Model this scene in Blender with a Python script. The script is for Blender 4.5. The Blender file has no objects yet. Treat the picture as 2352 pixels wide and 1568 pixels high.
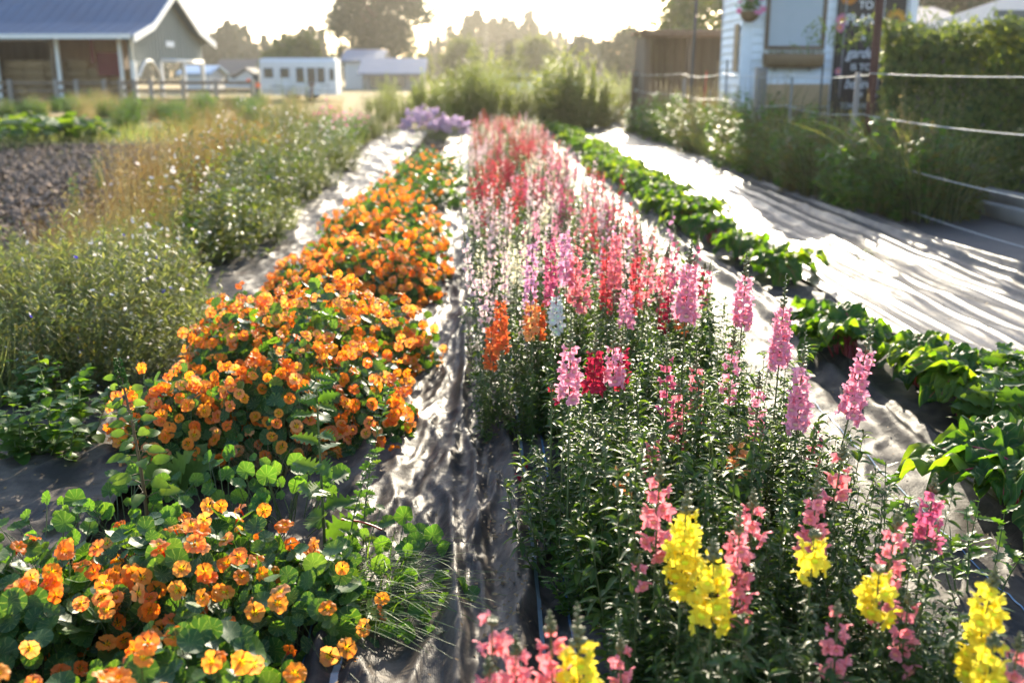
import bpy, math, random
import numpy as np
from mathutils import Vector, Matrix

VEIL_HAZE = True
sc = bpy.context.scene
rad = math.radians
# ------------------------------------------------------------------ camera
H = 1.5
PITCH, YAW = rad(15.03), rad(1.9)
cd = bpy.data.cameras.new('camera'); cam = bpy.data.objects.new('camera', cd)
sc.collection.objects.link(cam); sc.camera = cam
cam.location = (0, 0, H)
cam.rotation_euler = (rad(90) - PITCH, 0, -YAW)
cd.lens = 35; cd.sensor_width = 36; cd.clip_start = .05; cd.clip_end = 6000
cd.dof.use_dof = True; cd.dof.focus_distance = 3.05; cd.dof.aperture_fstop = 2.3
cd.dof.aperture_blades = 0
# ------------------------------------------------------------------ light
SUN_EL, SUN_AZ = rad(19), rad(10)        # azimuth to the right of +Y
w = bpy.data.worlds.new('World'); sc.world = w; w.use_nodes = True
nt = w.node_tree; bg = nt.nodes['Background']
sky = nt.nodes.new('ShaderNodeTexSky'); sky.sky_type = 'NISHITA'; sky.sun_disc = False
sky.sun_elevation = SUN_EL; sky.sun_rotation = SUN_AZ
sky.air_density = 1.0; sky.dust_density = 1.0; sky.ozone_density = 1.0
_t = nt.nodes.new('ShaderNodeMix'); _t.data_type = 'RGBA'; _t.blend_type = 'MULTIPLY'; _t.inputs['Factor'].default_value = 1; _t.inputs['B'].default_value = (.93, 1.0, 1.12, 1)
nt.links.new(sky.outputs[0], _t.inputs['A']); nt.links.new(_t.outputs['Result'], bg.inputs[0]); bg.inputs[1].default_value = .15
sl = bpy.data.lights.new('sun', 'SUN'); so = bpy.data.objects.new('sun', sl); sc.collection.objects.link(so)
sl.energy = 5.0; sl.angle = rad(.5); sl.color = (1, .88, .68)
sd = Vector((math.sin(SUN_AZ) * math.cos(SUN_EL), math.cos(SUN_AZ) * math.cos(SUN_EL), math.sin(SUN_EL)))
so.rotation_euler = sd.to_track_quat('Z', 'Y').to_euler(); so.location = sd * 40
sc.view_settings.view_transform = 'Standard'; sc.view_settings.look = 'None'
sc.view_settings.exposure = 1.5; sc.view_settings.gamma = 1
# ------------------------------------------------------------------ render
cy = sc.cycles
cy.use_denoising = True; cy.max_bounces = 6; cy.diffuse_bounces = 4; cy.glossy_bounces = 2
cy.transmission_bounces = 4; cy.transparent_max_bounces = 6; cy.volume_bounces = 0
cy.caustics_reflective = False; cy.caustics_refractive = False
cy.sample_clamp_indirect = 6; cy.sample_clamp_direct = 0; cy.use_adaptive_sampling = True
sc.render.use_persistent_data = False

# ------------------------------------------------------------------ pixel <-> world (layout measured on a 2352 px wide copy)
_f = Vector((math.sin(YAW) * math.cos(PITCH), math.cos(YAW) * math.cos(PITCH), -math.sin(PITCH)))
_r = Vector((math.cos(YAW), -math.sin(YAW), 0)); _u = _r.cross(_f)
def W(px, py, d):
    return Vector((0, 0, H)) + _f * d + _r * ((px - 1176) / 2287 * d) - _u * ((py - 784) / 2287 * d)
def G(px, py, z=0.0):
    v = _f + _r * ((px - 1176) / 2287) - _u * ((py - 784) / 2287)
    return Vector((0, 0, H)) + v * ((z - H) / v.z)

# ------------------------------------------------------------------ mesh core
RG = np.random.default_rng(11); random.seed(23)
def U(a, b, n=None): return RG.uniform(a, b, n)
class Acc:
    def __init__(s): s.V = []; s.T = []; s.U = []; s.M = []; s.R = []; s.n = 0
    def add(s, v, t, u=None, m=0, r=.5):
        v = np.asarray(v, np.float32).reshape(-1, 3); t = np.asarray(t, np.int64).reshape(-1, 3)
        s.V.append(v); s.T.append(t + s.n)
        s.U.append(np.zeros((len(v), 2), np.float32) if u is None else np.asarray(u, np.float32))
        s.M.append(np.full(len(t), m, np.int32) if np.isscalar(m) else np.asarray(m, np.int32))
        s.R.append(np.full(len(v), r, np.float32) if np.isscalar(r) else np.asarray(r, np.float32))
        s.n += len(v); return s
    def inst(s, tm, A, P, r=None, m=None):
        v, t, u, mi = tm; A = np.asarray(A); P = np.asarray(P); N = len(P)
        if N == 0: return s
        VV = np.einsum('nij,vj->nvi', A, v) + P[:, None, :]
        T = t[None] + (np.arange(N) * len(v))[:, None, None]
        r = RG.random(N) if r is None else np.broadcast_to(np.asarray(r, float), (N,))
        s.add(VV.reshape(-1, 3), T.reshape(-1, 3), np.tile(u, (N, 1)),
              np.tile(mi, N) if m is None else m, np.repeat(r, len(v))); return s
    def tmpl(s): return (np.concatenate(s.V), np.concatenate(s.T), np.concatenate(s.U), np.concatenate(s.M))
    def mesh(s, name, mats, smooth=True):
        me = bpy.data.meshes.new(name)
        v = np.concatenate(s.V); t = np.concatenate(s.T); u = np.concatenate(s.U); mi = np.concatenate(s.M); r = np.concatenate(s.R)
        me.vertices.add(len(v)); me.vertices.foreach_set('co', v.astype(np.float32).ravel())
        me.loops.add(len(t) * 3); me.loops.foreach_set('vertex_index', t.astype(np.int32).ravel())
        me.polygons.add(len(t)); me.polygons.foreach_set('loop_start', (np.arange(len(t)) * 3).astype(np.int32))
        me.polygons.foreach_set('material_index', mi.astype(np.int32))
        me.polygons.foreach_set('use_smooth', np.full(len(t), smooth))
        uv = me.uv_layers.new(name='UVMap'); uv.data.foreach_set('uv', u[t.ravel()].astype(np.float32).ravel())
        at = me.attributes.new('rnd', 'FLOAT', 'POINT'); at.data.foreach_set('value', r.astype(np.float32))
        me.update(calc_edges=True); me.validate()
        for k in (mats if isinstance(mats, (list, tuple)) else [mats]): me.materials.append(k)
        return me
    def build(s, name, mats, parent=None, loc=None, smooth=True):
        return link(name, s.mesh(name, mats, smooth), parent, loc)
def link(name, me, parent=None, loc=None, mat=None):
    o = bpy.data.objects.new(name, me); sc.collection.objects.link(o)
    if parent is not None: o.parent = parent
    if loc is not None: o.location = loc
    if mat is not None: o.matrix_local = mat
    return o
def tag(o, label=None, cat=None, group=None, kind=None):
    if label: o['label'] = label
    if cat: o['category'] = cat
    if group: o['group'] = group
    if kind: o['kind'] = kind
    return o
def thing(name, loc, label, cat, group=None, rz=0.0, s=1.0):
    o = bpy.data.objects.new(name, None); sc.collection.objects.link(o); o.empty_display_size = .05
    o.location = loc; o.rotation_euler.z = rz; o.scale = (s, s, s)
    return tag(o, label, cat, group)
_kids = {}
def dup(root, loc, rz=0.0, s=1.0, label=None, group=None, sz=None):
    c = root.copy(); sc.collection.objects.link(c); c.location = loc; c.rotation_euler.z = rz
    c.scale = (s, s, s if sz is None else sz)
    if label: c['label'] = label
    if group: c['group'] = group
    for ch in root.children:
        d = ch.copy(); sc.collection.objects.link(d); d.parent = c
        for g in ch.children:
            e = g.copy(); sc.collection.objects.link(e); e.parent = d
    return c

def nrm(a): return a / np.maximum(np.linalg.norm(a, axis=-1, keepdims=True), 1e-9)
def frames(ax, up, s=1.0):
    y = nrm(np.asarray(ax, float)); x = nrm(np.cross(y, up)); z = np.cross(x, y)
    A = np.stack([x, y, z], -1)
    return A * (np.asarray(s).reshape(-1, 1, 1) if not np.isscalar(s) else s)
def patch(nu, nv, f, mi=0):
    u, v = np.meshgrid(np.linspace(0, 1, nu), np.linspace(-1, 1, nv), indexing='ij')
    x, y, z = f(u, v); V = np.stack([x + 0 * u, y + 0 * u, z + 0 * u], -1).reshape(-1, 3)
    T = []
    for i in range(nu - 1):
        for j in range(nv - 1):
            a = i * nv + j; b = a + 1; c = a + nv; d = c + 1
            T += [(a, b, d), (a, d, c)]
    return (V, np.array(T), np.stack([u, v * .5 + .5], -1).reshape(-1, 2), np.full(len(T), mi))
def disc(nr, ns, f, mi=0):
    V = [[*f(0., 0.)]]; Uv = [(0, 0)]; T = []
    for i in range(1, nr + 1):
        for j in range(ns):
            r = i / nr; th = 2 * math.pi * j / ns; V.append([*f(r, th)]); Uv.append((r, j / ns))
    for j in range(ns):
        T.append((0, 1 + j, 1 + (j + 1) % ns))
        for i in range(1, nr):
            a = 1 + (i - 1) * ns + j; b = 1 + (i - 1) * ns + (j + 1) % ns; c = a + ns; d = b + ns
            T += [(a, c, d), (a, d, b)]
    return (np.array(V), np.array(T), np.array(Uv, float), np.full(len(T), mi))
def tubes(acc, P0, P1, P2, r0, r1, k=5, sides=3, m=0, r=None):
    """n quadratic curves swept into tapered tubes"""
    P0, P1, P2 = (np.asarray(p, float).reshape(-1, 3) for p in (P0, P1, P2)); n = len(P0)
    if n == 0: return
    t = np.linspace(0, 1, k)[None, :, None]
    C = (1 - t) ** 2 * P0[:, None] + 2 * t * (1 - t) * P1[:, None] + t ** 2 * P2[:, None]
    D = nrm(2 * (1 - t) * (P1 - P0)[:, None] + 2 * t * (P2 - P1)[:, None] + 1e-9)
    ref = np.where(np.abs(D[..., 2:3]) > .9, np.array([1., 0, 0]), np.array([0, 0, 1.]))
    X = nrm(np.cross(D, ref)); Y = np.cross(D, X)
    a = np.arange(sides) * 2 * math.pi / sides
    r0 = np.broadcast_to(np.asarray(r0, float), (n,)); r1 = np.broadcast_to(np.asarray(r1, float), (n,))
    R = r0[:, None] + (r1 - r0)[:, None] * t[0, :, 0][None]
    V = C[:, :, None] + R[:, :, None, None] * (np.cos(a)[None, None, :, None] * X[:, :, None] + np.sin(a)[None, None, :, None] * Y[:, :, None])
    T = []
    for i in range(k - 1):
        for j in range(sides):
            p = i * sides + j; q = i * sides + (j + 1) % sides
            T += [(p, q, q + sides), (p, q + sides, p + sides)]
    T = np.array(T); N = k * sides
    uv = np.stack([np.repeat(np.linspace(0, 1, k), sides), np.tile(np.arange(sides) / sides, k)], -1)
    r = RG.random(n) if r is None else np.broadcast_to(np.asarray(r, float), (n,))
    acc.add(V.reshape(-1, 3), (T[None] + (np.arange(n) * N)[:, None, None]).reshape(-1, 3), np.tile(uv, (n, 1)), m, np.repeat(r, N))
def ribbons(acc, P0, P1, P2, w, k=5, m=0, r=None):
    """n curved grass blades, tapered to a point"""
    P0, P1, P2 = (np.asarray(p, float).reshape(-1, 3) for p in (P0, P1, P2)); n = len(P0)
    t = np.linspace(0, 1, k)[None, :, None]
    C = (1 - t) ** 2 * P0[:, None] + 2 * t * (1 - t) * P1[:, None] + t ** 2 * P2[:, None]
    D = nrm(P2 - P0 + 1e-9); a = RG.uniform(0, math.pi, n)
    sx = nrm(np.stack([np.cos(a), np.sin(a), 0 * a], -1)); S = nrm(np.cross(D, np.cross(sx, D)))
    wd = np.broadcast_to(np.asarray(w, float), (n,))[:, None] * (1 - .96 * t[0, :, 0] ** 1.5)[None]
    V = np.stack([C - S[:, None] * wd[..., None] * .5, C + S[:, None] * wd[..., None] * .5], 2)
    T = []
    for i in range(k - 1): T += [(2 * i, 2 * i + 1, 2 * i + 3), (2 * i, 2 * i + 3, 2 * i + 2)]
    T = np.array(T); N = 2 * k
    if r is None: r = RG.random(n)
    uv = np.stack([np.repeat(np.linspace(0, 1, k), 2), np.tile([0, 1], k)], -1)
    acc.add(V.reshape(-1, 3), (T[None] + (np.arange(n) * N)[:, None, None]).reshape(-1, 3), np.tile(uv, (n, 1)), m, np.repeat(r, N))
def box(acc, c, s, m=0, rz=0.0, r=None, bev=0.0):
    x, y, z = (q / 2 for q in s)
    if bev > 0:
        b = min(bev, x * .9, y * .9, z * .9); P = []
        for sx in (-1, 1):
            for sy in (-1, 1):
                for sz in (-1, 1):
                    P += [(sx * x, sy * (y - b), sz * (z - b)), (sx * (x - b), sy * y, sz * (z - b)), (sx * (x - b), sy * (y - b), sz * z)]
        import bmesh
        bm = bmesh.new(); [bm.verts.new(p) for p in P]; bmesh.ops.convex_hull(bm, input=bm.verts); bmesh.ops.triangulate(bm, faces=bm.faces)
        bm.verts.index_update(); v = np.array([q.co[:] for q in bm.verts]); t = np.array([[q.index for q in f.verts] for f in bm.faces]); bm.free()
    else:
        v = np.array([(i, j, k) for i in (-x, x) for j in (-y, y) for k in (-z, z)])
        t = np.array([(0, 1, 3), (0, 3, 2), (4, 6, 7), (4, 7, 5), (0, 4, 5), (0, 5, 1), (2, 3, 7), (2, 7, 6), (0, 2, 6), (0, 6, 4), (1, 5, 7), (1, 7, 3)])
    ca, sa = math.cos(rz), math.sin(rz)
    v = v @ np.array([[ca, sa, 0], [-sa, ca, 0], [0, 0, 1]]) + np.array(c)
    acc.add(v, t, None, m, random.random() if r is None else r); return acc
def prism(acc, poly, d, m=0, r=.5):
    """poly: list of 3-D points (planar), extruded by vector d"""
    n = len(poly); p = np.array(poly, float); d = np.array(d, float); v = np.concatenate([p, p + d])
    from mathutils.geometry import tessellate_polygon
    t0 = tessellate_polygon([[Vector(q) for q in poly]]); T = [tuple(q) for q in t0] + [(q[0] + n, q[2] + n, q[1] + n) for q in t0]
    for i in range(n):
        j = (i + 1) % n; T += [(i, j, j + n), (i, j + n, i + n)]
    acc.add(v, np.array(T), None, m, r); return acc
# value noise
def vnoise(x, y, seed=0):
    x = np.asarray(x, float); y = np.asarray(y, float); xi = np.floor(x).astype(np.int64); yi = np.floor(y).astype(np.int64)
    fx = x - xi; fy = y - yi; fx = fx * fx * (3 - 2 * fx); fy = fy * fy * (3 - 2 * fy)
    def h(a, b):
        q = (a * 374761393 + b * 668265263 + seed * 974634777) & 0x7fffffff
        q = ((q ^ (q >> 13)) * 1274126177) & 0x7fffffff
        return ((q ^ (q >> 16)) & 0xffff) / 65535.0
    return (h(xi, yi) * (1 - fx) + h(xi + 1, yi) * fx) * (1 - fy) + (h(xi, yi + 1) * (1 - fx) + h(xi + 1, yi + 1) * fx) * fy
def fbm(x, y, seed=0, o=3):
    a = 0; amp = .5
    for i in range(o): a = a + amp * vnoise(x * 2 ** i, y * 2 ** i, seed + i); amp *= .5
    return a

# ------------------------------------------------------------------ materials
def newmat(name):
    m = bpy.data.materials.new(name); m.use_nodes = True; n = m.node_tree; n.nodes.clear()
    out = n.nodes.new('ShaderNodeOutputMaterial'); return m, n, out
def nd(n, typ, **kw):
    q = n.nodes.new(typ)
    for k, v in kw.items(): setattr(q, k, v)
    return q
def mixc(n, f, a, b, mode='MIX'):
    q = nd(n, 'ShaderNodeMix', data_type='RGBA', blend_type=mode)
    for s, v in ((q.inputs['Factor'], f), (q.inputs['A'], a), (q.inputs['B'], b)):
        if isinstance(v, (int, float)): s.default_value = v
        elif isinstance(v, tuple): s.default_value = (*v, 1) if s.type == 'RGBA' and len(v) == 3 else v
        else: n.links.new(v, s)
    return q.outputs['Result']
def mth(n, op, a, b=None, c=None):
    q = nd(n, 'ShaderNodeMath', operation=op)
    for s, v in zip(q.inputs, (a, b, c)):
        if v is None: continue
        if isinstance(v, (int, float)): s.default_value = v
        else: n.links.new(v, s)
    return q.outputs[0]
def noise(n, scale, detail=3, vec=None, rough=.55, dist=0.0):
    q = nd(n, 'ShaderNodeTexNoise'); q.inputs['Scale'].default_value = scale; q.inputs['Detail'].default_value = detail
    q.inputs['Roughness'].default_value = rough; q.inputs['Distortion'].default_value = dist
    if vec is not None: n.links.new(vec, q.inputs['Vector'])
    return q.outputs['Fac']
def ramp(n, f, pts):
    q = nd(n, 'ShaderNodeValToRGB'); n.links.new(f, q.inputs[0]); e = q.color_ramp.elements
    while len(e) < len(pts): e.new(.5)
    for el, (p, c) in zip(e, pts): el.position = p; el.color = (*c, 1) if len(c) == 3 else c
    return q.outputs[0]
def objco(n): return nd(n, 'ShaderNodeTexCoord').outputs['Object']
def rnd(n):
    a = nd(n, 'ShaderNodeAttribute', attribute_name='rnd').outputs['Fac']
    b = nd(n, 'ShaderNodeObjectInfo').outputs['Random']
    return mth(n, 'FRACT', mth(n, 'ADD', a, b))
def petal_leaf(name, cols, transl=.45, tcol=(1.5, 1.4, .6), rough=.45, spec=.5, edge=None, tgain=1.0, veins=False, sheen=0.0):
    """thin translucent sheet: cols = list of tints picked per leaf; edge = list of (u,colour multiplier)"""
    m, n, out = newmat(name)
    c = ramp(n, rnd(n), [(i / max(1, len(cols) - 1), k) for i, k in enumerate(cols)])
    nz = noise(n, 60, 2, objco(n)); c = mixc(n, .35, c, ramp(n, nz, [(.3, (.55, .55, .55)), (.7, (1.3, 1.3, 1.3))]), 'MULTIPLY')
    uvn = nd(n, 'ShaderNodeUVMap', uv_map='UVMap').outputs[0]; sx = nd(n, 'ShaderNodeSeparateXYZ'); n.links.new(uvn, sx.inputs[0])
    if edge: c = mixc(n, 1.0, c, ramp(n, sx.outputs[0], edge), 'MULTIPLY')
    if veins == 'pinnate':
        av = mth(n, 'ABSOLUTE', mth(n, 'SUBTRACT', sx.outputs[1], .5))
        wv = mth(n, 'ABSOLUTE', mth(n, 'SINE', mth(n, 'MULTIPLY', mth(n, 'SUBTRACT', sx.outputs[0], mth(n, 'MULTIPLY', av, .55)), 24)))
        vm = mth(n, 'MAXIMUM', mth(n, 'LESS_THAN', wv, .13), mth(n, 'LESS_THAN', av, .022)); c = mixc(n, mth(n, 'MULTIPLY', vm, .3), c, (.3, .3, .1))
        c = mixc(n, mth(n, 'MULTIPLY', ramp(n, noise(n, 9, 4, objco(n)), [(.58, (0, 0, 0)), (.7, (1, 1, 1))]), .4), c, (.25, .2, .04))
    elif veins == 'petal':
        wv = mth(n, 'ABSOLUTE', mth(n, 'SINE', mth(n, 'MULTIPLY', sx.outputs[1], 18)))
        vm = mth(n, 'MULTIPLY', mth(n, 'LESS_THAN', wv, .3), mth(n, 'MULTIPLY', mth(n, 'GREATER_THAN', sx.outputs[0], .18), mth(n, 'LESS_THAN', sx.outputs[0], .5))); c = mixc(n, mth(n, 'MULTIPLY', vm, .75), c, (.4, .03, .01))
    elif veins:
        wv = mth(n, 'ABSOLUTE', mth(n, 'SINE', mth(n, 'MULTIPLY', sx.outputs[1], 28.27)))
        vm = mth(n, 'LESS_THAN', wv, .22); c = mixc(n, mth(n, 'MULTIPLY', vm, .35), c, (.28, .36, .14))
    b = nd(n, 'ShaderNodeBsdfPrincipled'); n.links.new(c, b.inputs['Base Color'])
    b.inputs['Roughness'].default_value = rough; b.inputs['Specular IOR Level'].default_value = spec
    if sheen: b.inputs['Sheen Weight'].default_value = sheen
    t = nd(n, 'ShaderNodeBsdfTranslucent')
    n.links.new(mixc(n, 1.0, c, tuple(q * tgain for q in tcol), 'MULTIPLY'), t.inputs[0])
    mx = nd(n, 'ShaderNodeMixShader'); mx.inputs[0].default_value = transl
    n.links.new(b.outputs[0], mx.inputs[1]); n.links.new(t.outputs[0], mx.inputs[2]); n.links.new(mx.outputs[0], out.inputs[0])
    return m
def solid(name, cols, rough=.7, spec=.4, nscale=8, bump=0.0, bscale=60, metal=0.0, stretch=None, var=.5):
    m, n, out = newmat(name); co = objco(n)
    if stretch:
        mp = nd(n, 'ShaderNodeMapping'); n.links.new(co, mp.inputs[0]); mp.inputs['Scale'].default_value = stretch; co = mp.outputs[0]
    c = ramp(n, noise(n, nscale, 5, co, .6), [(.25 + .5 * i / max(1, len(cols) - 1), k) for i, k in enumerate(cols)])
    c = mixc(n, var, c, ramp(n, rnd(n), [(0, (.7, .7, .7)), (1, (1.25, 1.25, 1.25))]), 'MULTIPLY')
    b = nd(n, 'ShaderNodeBsdfPrincipled'); n.links.new(c, b.inputs['Base Color'])
    b.inputs['Roughness'].default_value = rough; b.inputs['Specular IOR Level'].default_value = spec; b.inputs['Metallic'].default_value = metal
    if bump:
        bp = nd(n, 'ShaderNodeBump'); bp.inputs['Strength'].default_value = bump; bp.inputs['Distance'].default_value = .02
        n.links.new(noise(n, bscale, 4, co), bp.inputs['Height']); n.links.new(bp.outputs[0], b.inputs['Normal'])
    n.links.new(b.outputs[0], out.inputs[0]); return m
YG = (2.6, 2.3, .55)
M = {}
M['nleaf'] = petal_leaf('nasturtium_leaf', [(.026, .07, .02), (.04, .105, .026), (.08, .155, .03)], .4, (3.0, 2.7, .5), .45, .3, veins=True)
M['mallow'] = petal_leaf('mallow_leaf', [(.05, .13, .025), (.065, .155, .03), (.09, .175, .04)], .42, (2.7, 2.5, .6), .5, .25, veins=True)
M['sleaf'] = petal_leaf('snapdragon_leaf', [(.04, .08, .022), (.06, .11, .026), (.095, .15, .034)], .48, (2.7, 2.5, .6), .42, .28)
M['chard'] = petal_leaf('chard_leaf', [(.035, .085, .018), (.055, .125, .022), (.13, .19, .03)], .52, (3.4, 3.1, .45), .46, .25, veins='pinnate')
M['weed'] = petal_leaf('weed_leaf', [(.04, .1, .02), (.06, .135, .025), (.1, .17, .035)], .5, YG, .45, .3)
M['weedlight'] = petal_leaf('light_weed_leaf', [(.07, .13, .03), (.1, .175, .035), (.14, .21, .05)], .48, (2.3, 2.2, .6), .45, .25)
M['greygreen'] = petal_leaf('grey_green_leaf', [(.11, .14, .06), (.14, .165, .075), (.2, .2, .09)], .5, (2.1, 2, .9), .5, .25)
M['brownherb'] = petal_leaf('brownish_herb', [(.1, .1, .035), (.14, .12, .045), (.1, .14, .035)], .48, (2.3, 2, .6), .55, .25)
M['feather'] = petal_leaf('feathery_leaf', [(.09, .125, .05), (.13, .165, .065), (.22, .22, .11)], .48, (2.0, 1.95, .85), .5, .25)
M['dry'] = petal_leaf('dry_grass', [(.28, .23, .12), (.36, .3, .17), (.22, .21, .09)], .42, (1.6, 1.45, .85), .55, .25)
M['rust'] = petal_leaf('rusty_grass', [(.22, .15, .07), (.26, .17, .075), (.18, .16, .06)], .42, (1.7, 1.4, .7), .55, .25)
M['grass'] = petal_leaf('green_grass', [(.08, .12, .035), (.12, .155, .05), (.2, .2, .085)], .46, (2.1, 2.0, .75), .45, .3)
M['grassdark'] = petal_leaf('shaded_grass', [(.03, .045, .017), (.05, .065, .025), (.1, .1, .045)], .4, (2.4, 2.2, .7), .5, .2)  # darker copy of the green grass, backlit shade put into its colours
M['tallfeather'] = petal_leaf('tall_feathery_leaf', [(.13, .17, .055), (.17, .21, .07), (.24, .25, .1)], .55, (2.3, 2.2, .8), .5, .25)
M['crown'] = petal_leaf('tree_foliage', [(.02, .036, .02), (.03, .048, .024), (.042, .06, .028)], .18, (2.0, 2, .9), .6, .12)
M['crownlight'] = petal_leaf('light_tree_foliage', [(.06, .09, .028), (.08, .11, .032), (.11, .135, .042)], .42, (2.3, 2.1, .6), .55, .2)
M['hedge'] = petal_leaf('vine_leaf', [(.05, .078, .024), (.08, .115, .034), (.13, .165, .055)], .5, (3.0, 2.6, .8), .5, .25)
M['squash'] = petal_leaf('squash_leaf', [(.05, .1, .02), (.08, .14, .03), (.12, .17, .04)], .42, (2.8, 2.6, .5), .5, .25)
M['stem'] = solid('green_stem', [(.08, .12, .035), (.13, .15, .05)], .5, .4, 20)
M['stemred'] = solid('reddish_stem', [(.12, .09, .035), (.16, .09, .04)], .5, .4, 20)
M['chardstalk'] = solid('chard_stalk', [(.32, .015, .03), (.45, .03, .04)], .35, .6, 20)
M['bud'] = solid('snapdragon_bud', [(.14, .15, .05), (.2, .16, .07)], .5, .5, 40)
TH = [(0, (1.1, 1.6, .8)), (.12, (1.05, 1.5, .8)), (.34, (1, 1, 1)), (1, (1.05, 1.1, 1.15))]
M['nast'] = petal_leaf('nasturtium_petal', [(.9, .2, .02), (.93, .3, .03), (.93, .38, .05), (.93, .46, .16), (.92, .3, .09), (.9, .19, .02), (.93, .36, .04)], .54, (1.22, 1.05, .6), .5, .2,
                       [(0, (1.0, 1.9, .3)), (.2, (1.0, 1.7, .35)), (.34, (1, .95, .8)), (.45, (1, .95, 1)), (1, (1.0, 1.04, 1.15))], veins='petal')
SN = {'pink': [(.84, .32, .42), (.86, .4, .48), (.82, .36, .45)], 'coral': [(.84, .24, .27), (.86, .31, .34), (.85, .27, .25)],
      'magenta': [(.66, .13, .25), (.72, .19, .3), (.66, .13, .2)], 'crimson': [(.4, .02, .05), (.5, .03, .07), (.42, .03, .05)],
      'red': [(.6, .075, .09), (.68, .11, .11), (.64, .09, .1)], 'pale': [(.86, .6, .58), (.88, .68, .62), (.84, .58, .62)],
      'cream': [(.86, .78, .5), (.88, .82, .6), (.84, .76, .55)], 'yellow': [(.9, .7, .04), (.92, .78, .07), (.9, .74, .05)],
      'orange': [(.76, .15, .04), (.8, .23, .06), (.74, .13, .05)], 'apricot': [(.86, .35, .1), (.88, .43, .16), (.84, .27, .08)],
      'white': [(.8, .8, .74), (.84, .83, .78), (.82, .82, .72)], 'lilac': [(.76, .38, .54), (.8, .44, .58), (.74, .36, .5)]}
for k, c in SN.items(): M['s_' + k] = petal_leaf(k + '_snapdragon_petal', c, .46, (1.02, 1.0, 1.0), .6, .18, TH)
M['aster'] = petal_leaf('mauve_petal', [(.5, .38, .46), (.56, .45, .52), (.45, .34, .43)], .4, (1.2, 1.1, 1.3), .5, .3)
M['whitepetal'] = petal_leaf('white_petal', [(.8, .78, .74), (.84, .8, .78), (.8, .7, .68)], .4, (1.1, 1.05, 1), .5, .3)
M['blue'] = petal_leaf('blue_petal', [(.08, .06, .5), (.12, .08, .55), (.2, .1, .5)], .4, (1.2, 1.1, 1.3), .5, .3)
M['orangepetal'] = petal_leaf('orange_petal', [(.75, .3, .03), (.8, .4, .05), (.72, .24, .03)], .35, (1.2, 1.1, .8), .5, .3)
M['pinkpetal'] = petal_leaf('rose_petal', [(.8, .2, .35), (.82, .3, .45), (.78, .2, .4)], .4, (1.2, 1.1, 1.1), .5, .3)
M['wood_grey'] = solid('weathered_wood', [(.19, .16, .13), (.3, .26, .22)], .8, .3, 4, .3, 40, stretch=(1, 1, .12))
M['wood_brown'] = solid('brown_wood', [(.12, .08, .05), (.2, .14, .09)], .8, .3, 4, .3, 40, stretch=(1, 1, .12))
M['wood_tan'] = solid('tan_wood', [(.4, .26, .13), (.5, .33, .18)], .7, .3, 6, .2, 40, stretch=(1, 1, .15))
M['bark'] = solid('bark', [(.07, .05, .035), (.13, .1, .07)], .9, .2, 6, .6, 20, stretch=(1, 1, .2))
M['rusty'] = solid('rusty_steel', [(.09, .035, .022), (.14, .055, .035)], .75, .3, 14, .3, 80)
M['steel'] = solid('grey_steel', [(.25, .25, .25), (.36, .36, .35)], .45, .5, 14, metal=.3)
M['darkmetal'] = solid('dark_metal', [(.03, .03, .03), (.06, .055, .05)], .5, .5, 14)
M['whitepaint'] = solid('white_paint', [(.68, .69, .68), (.78, .79, .78)], .55, .4, 3)
M['wire'] = solid('white_fence_tape', [(.5, .49, .46), (.6, .59, .56)], .45, .5, 30)
M['redplastic'] = solid('red_plastic', [(.5, .03, .02), (.6, .05, .03)], .4, .5, 10)
M['clay'] = solid('coir', [(.2, .12, .06), (.3, .19, .1)], .95, .1, 30, .6, 80)
# ------------------------------------------------------------------ ground
def ground_mat():
    m, n, out = newmat('ground_soil'); co = objco(n)
    sx = nd(n, 'ShaderNodeSeparateXYZ'); n.links.new(co, sx.inputs[0])
    soil = ramp(n, noise(n, 3, 6, co, .65), [(.3, (.055, .04, .03)), (.55, (.1, .075, .055)), (.75, (.16, .125, .09))])
    dryg = ramp(n, noise(n, .35, 6, co, .6), [(.3, (.34, .24, .11)), (.5, (.42, .3, .14)), (.62, (.2, .19, .08)), (.8, (.36, .25, .12))])
    weedy = ramp(n, noise(n, 1.2, 6, co, .6), [(.35, (.08, .065, .035)), (.5, (.1, .11, .04)), (.7, (.17, .14, .07))])
    f1 = mth(n, 'MULTIPLY_ADD', sx.outputs[1], .06, -1.9)
    f1 = mth(n, 'ADD', f1, mth(n, 'MULTIPLY', noise(n, .2, 3, co), 1.0))
    q = nd(n, 'ShaderNodeClamp'); n.links.new(f1, q.inputs[0])
    f2 = mth(n, 'MULTIPLY_ADD', sx.outputs[0], -.8, -2.2)
    q2 = nd(n, 'ShaderNodeClamp'); n.links.new(mth(n, 'ADD', f2, noise(n, .5, 3, co)), q2.inputs[0])
    c = mixc(n, q2.outputs[0], soil, weedy); c = mixc(n, q.outputs[0], c, dryg)
    b = nd(n, 'ShaderNodeBsdfPrincipled'); n.links.new(c, b.inputs['Base Color']); b.inputs['Roughness'].default_value = .95
    b.inputs['Specular IOR Level'].default_value = .1
    bp = nd(n, 'ShaderNodeBump'); bp.inputs['Strength'].default_value = .8; bp.inputs['Distance'].default_value = .05
    n.links.new(noise(n, 14, 6, co, .65), bp.inputs['Height']); n.links.new(bp.outputs[0], b.inputs['Normal'])
    n.links.new(b.outputs[0], out.inputs[0]); return m
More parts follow.
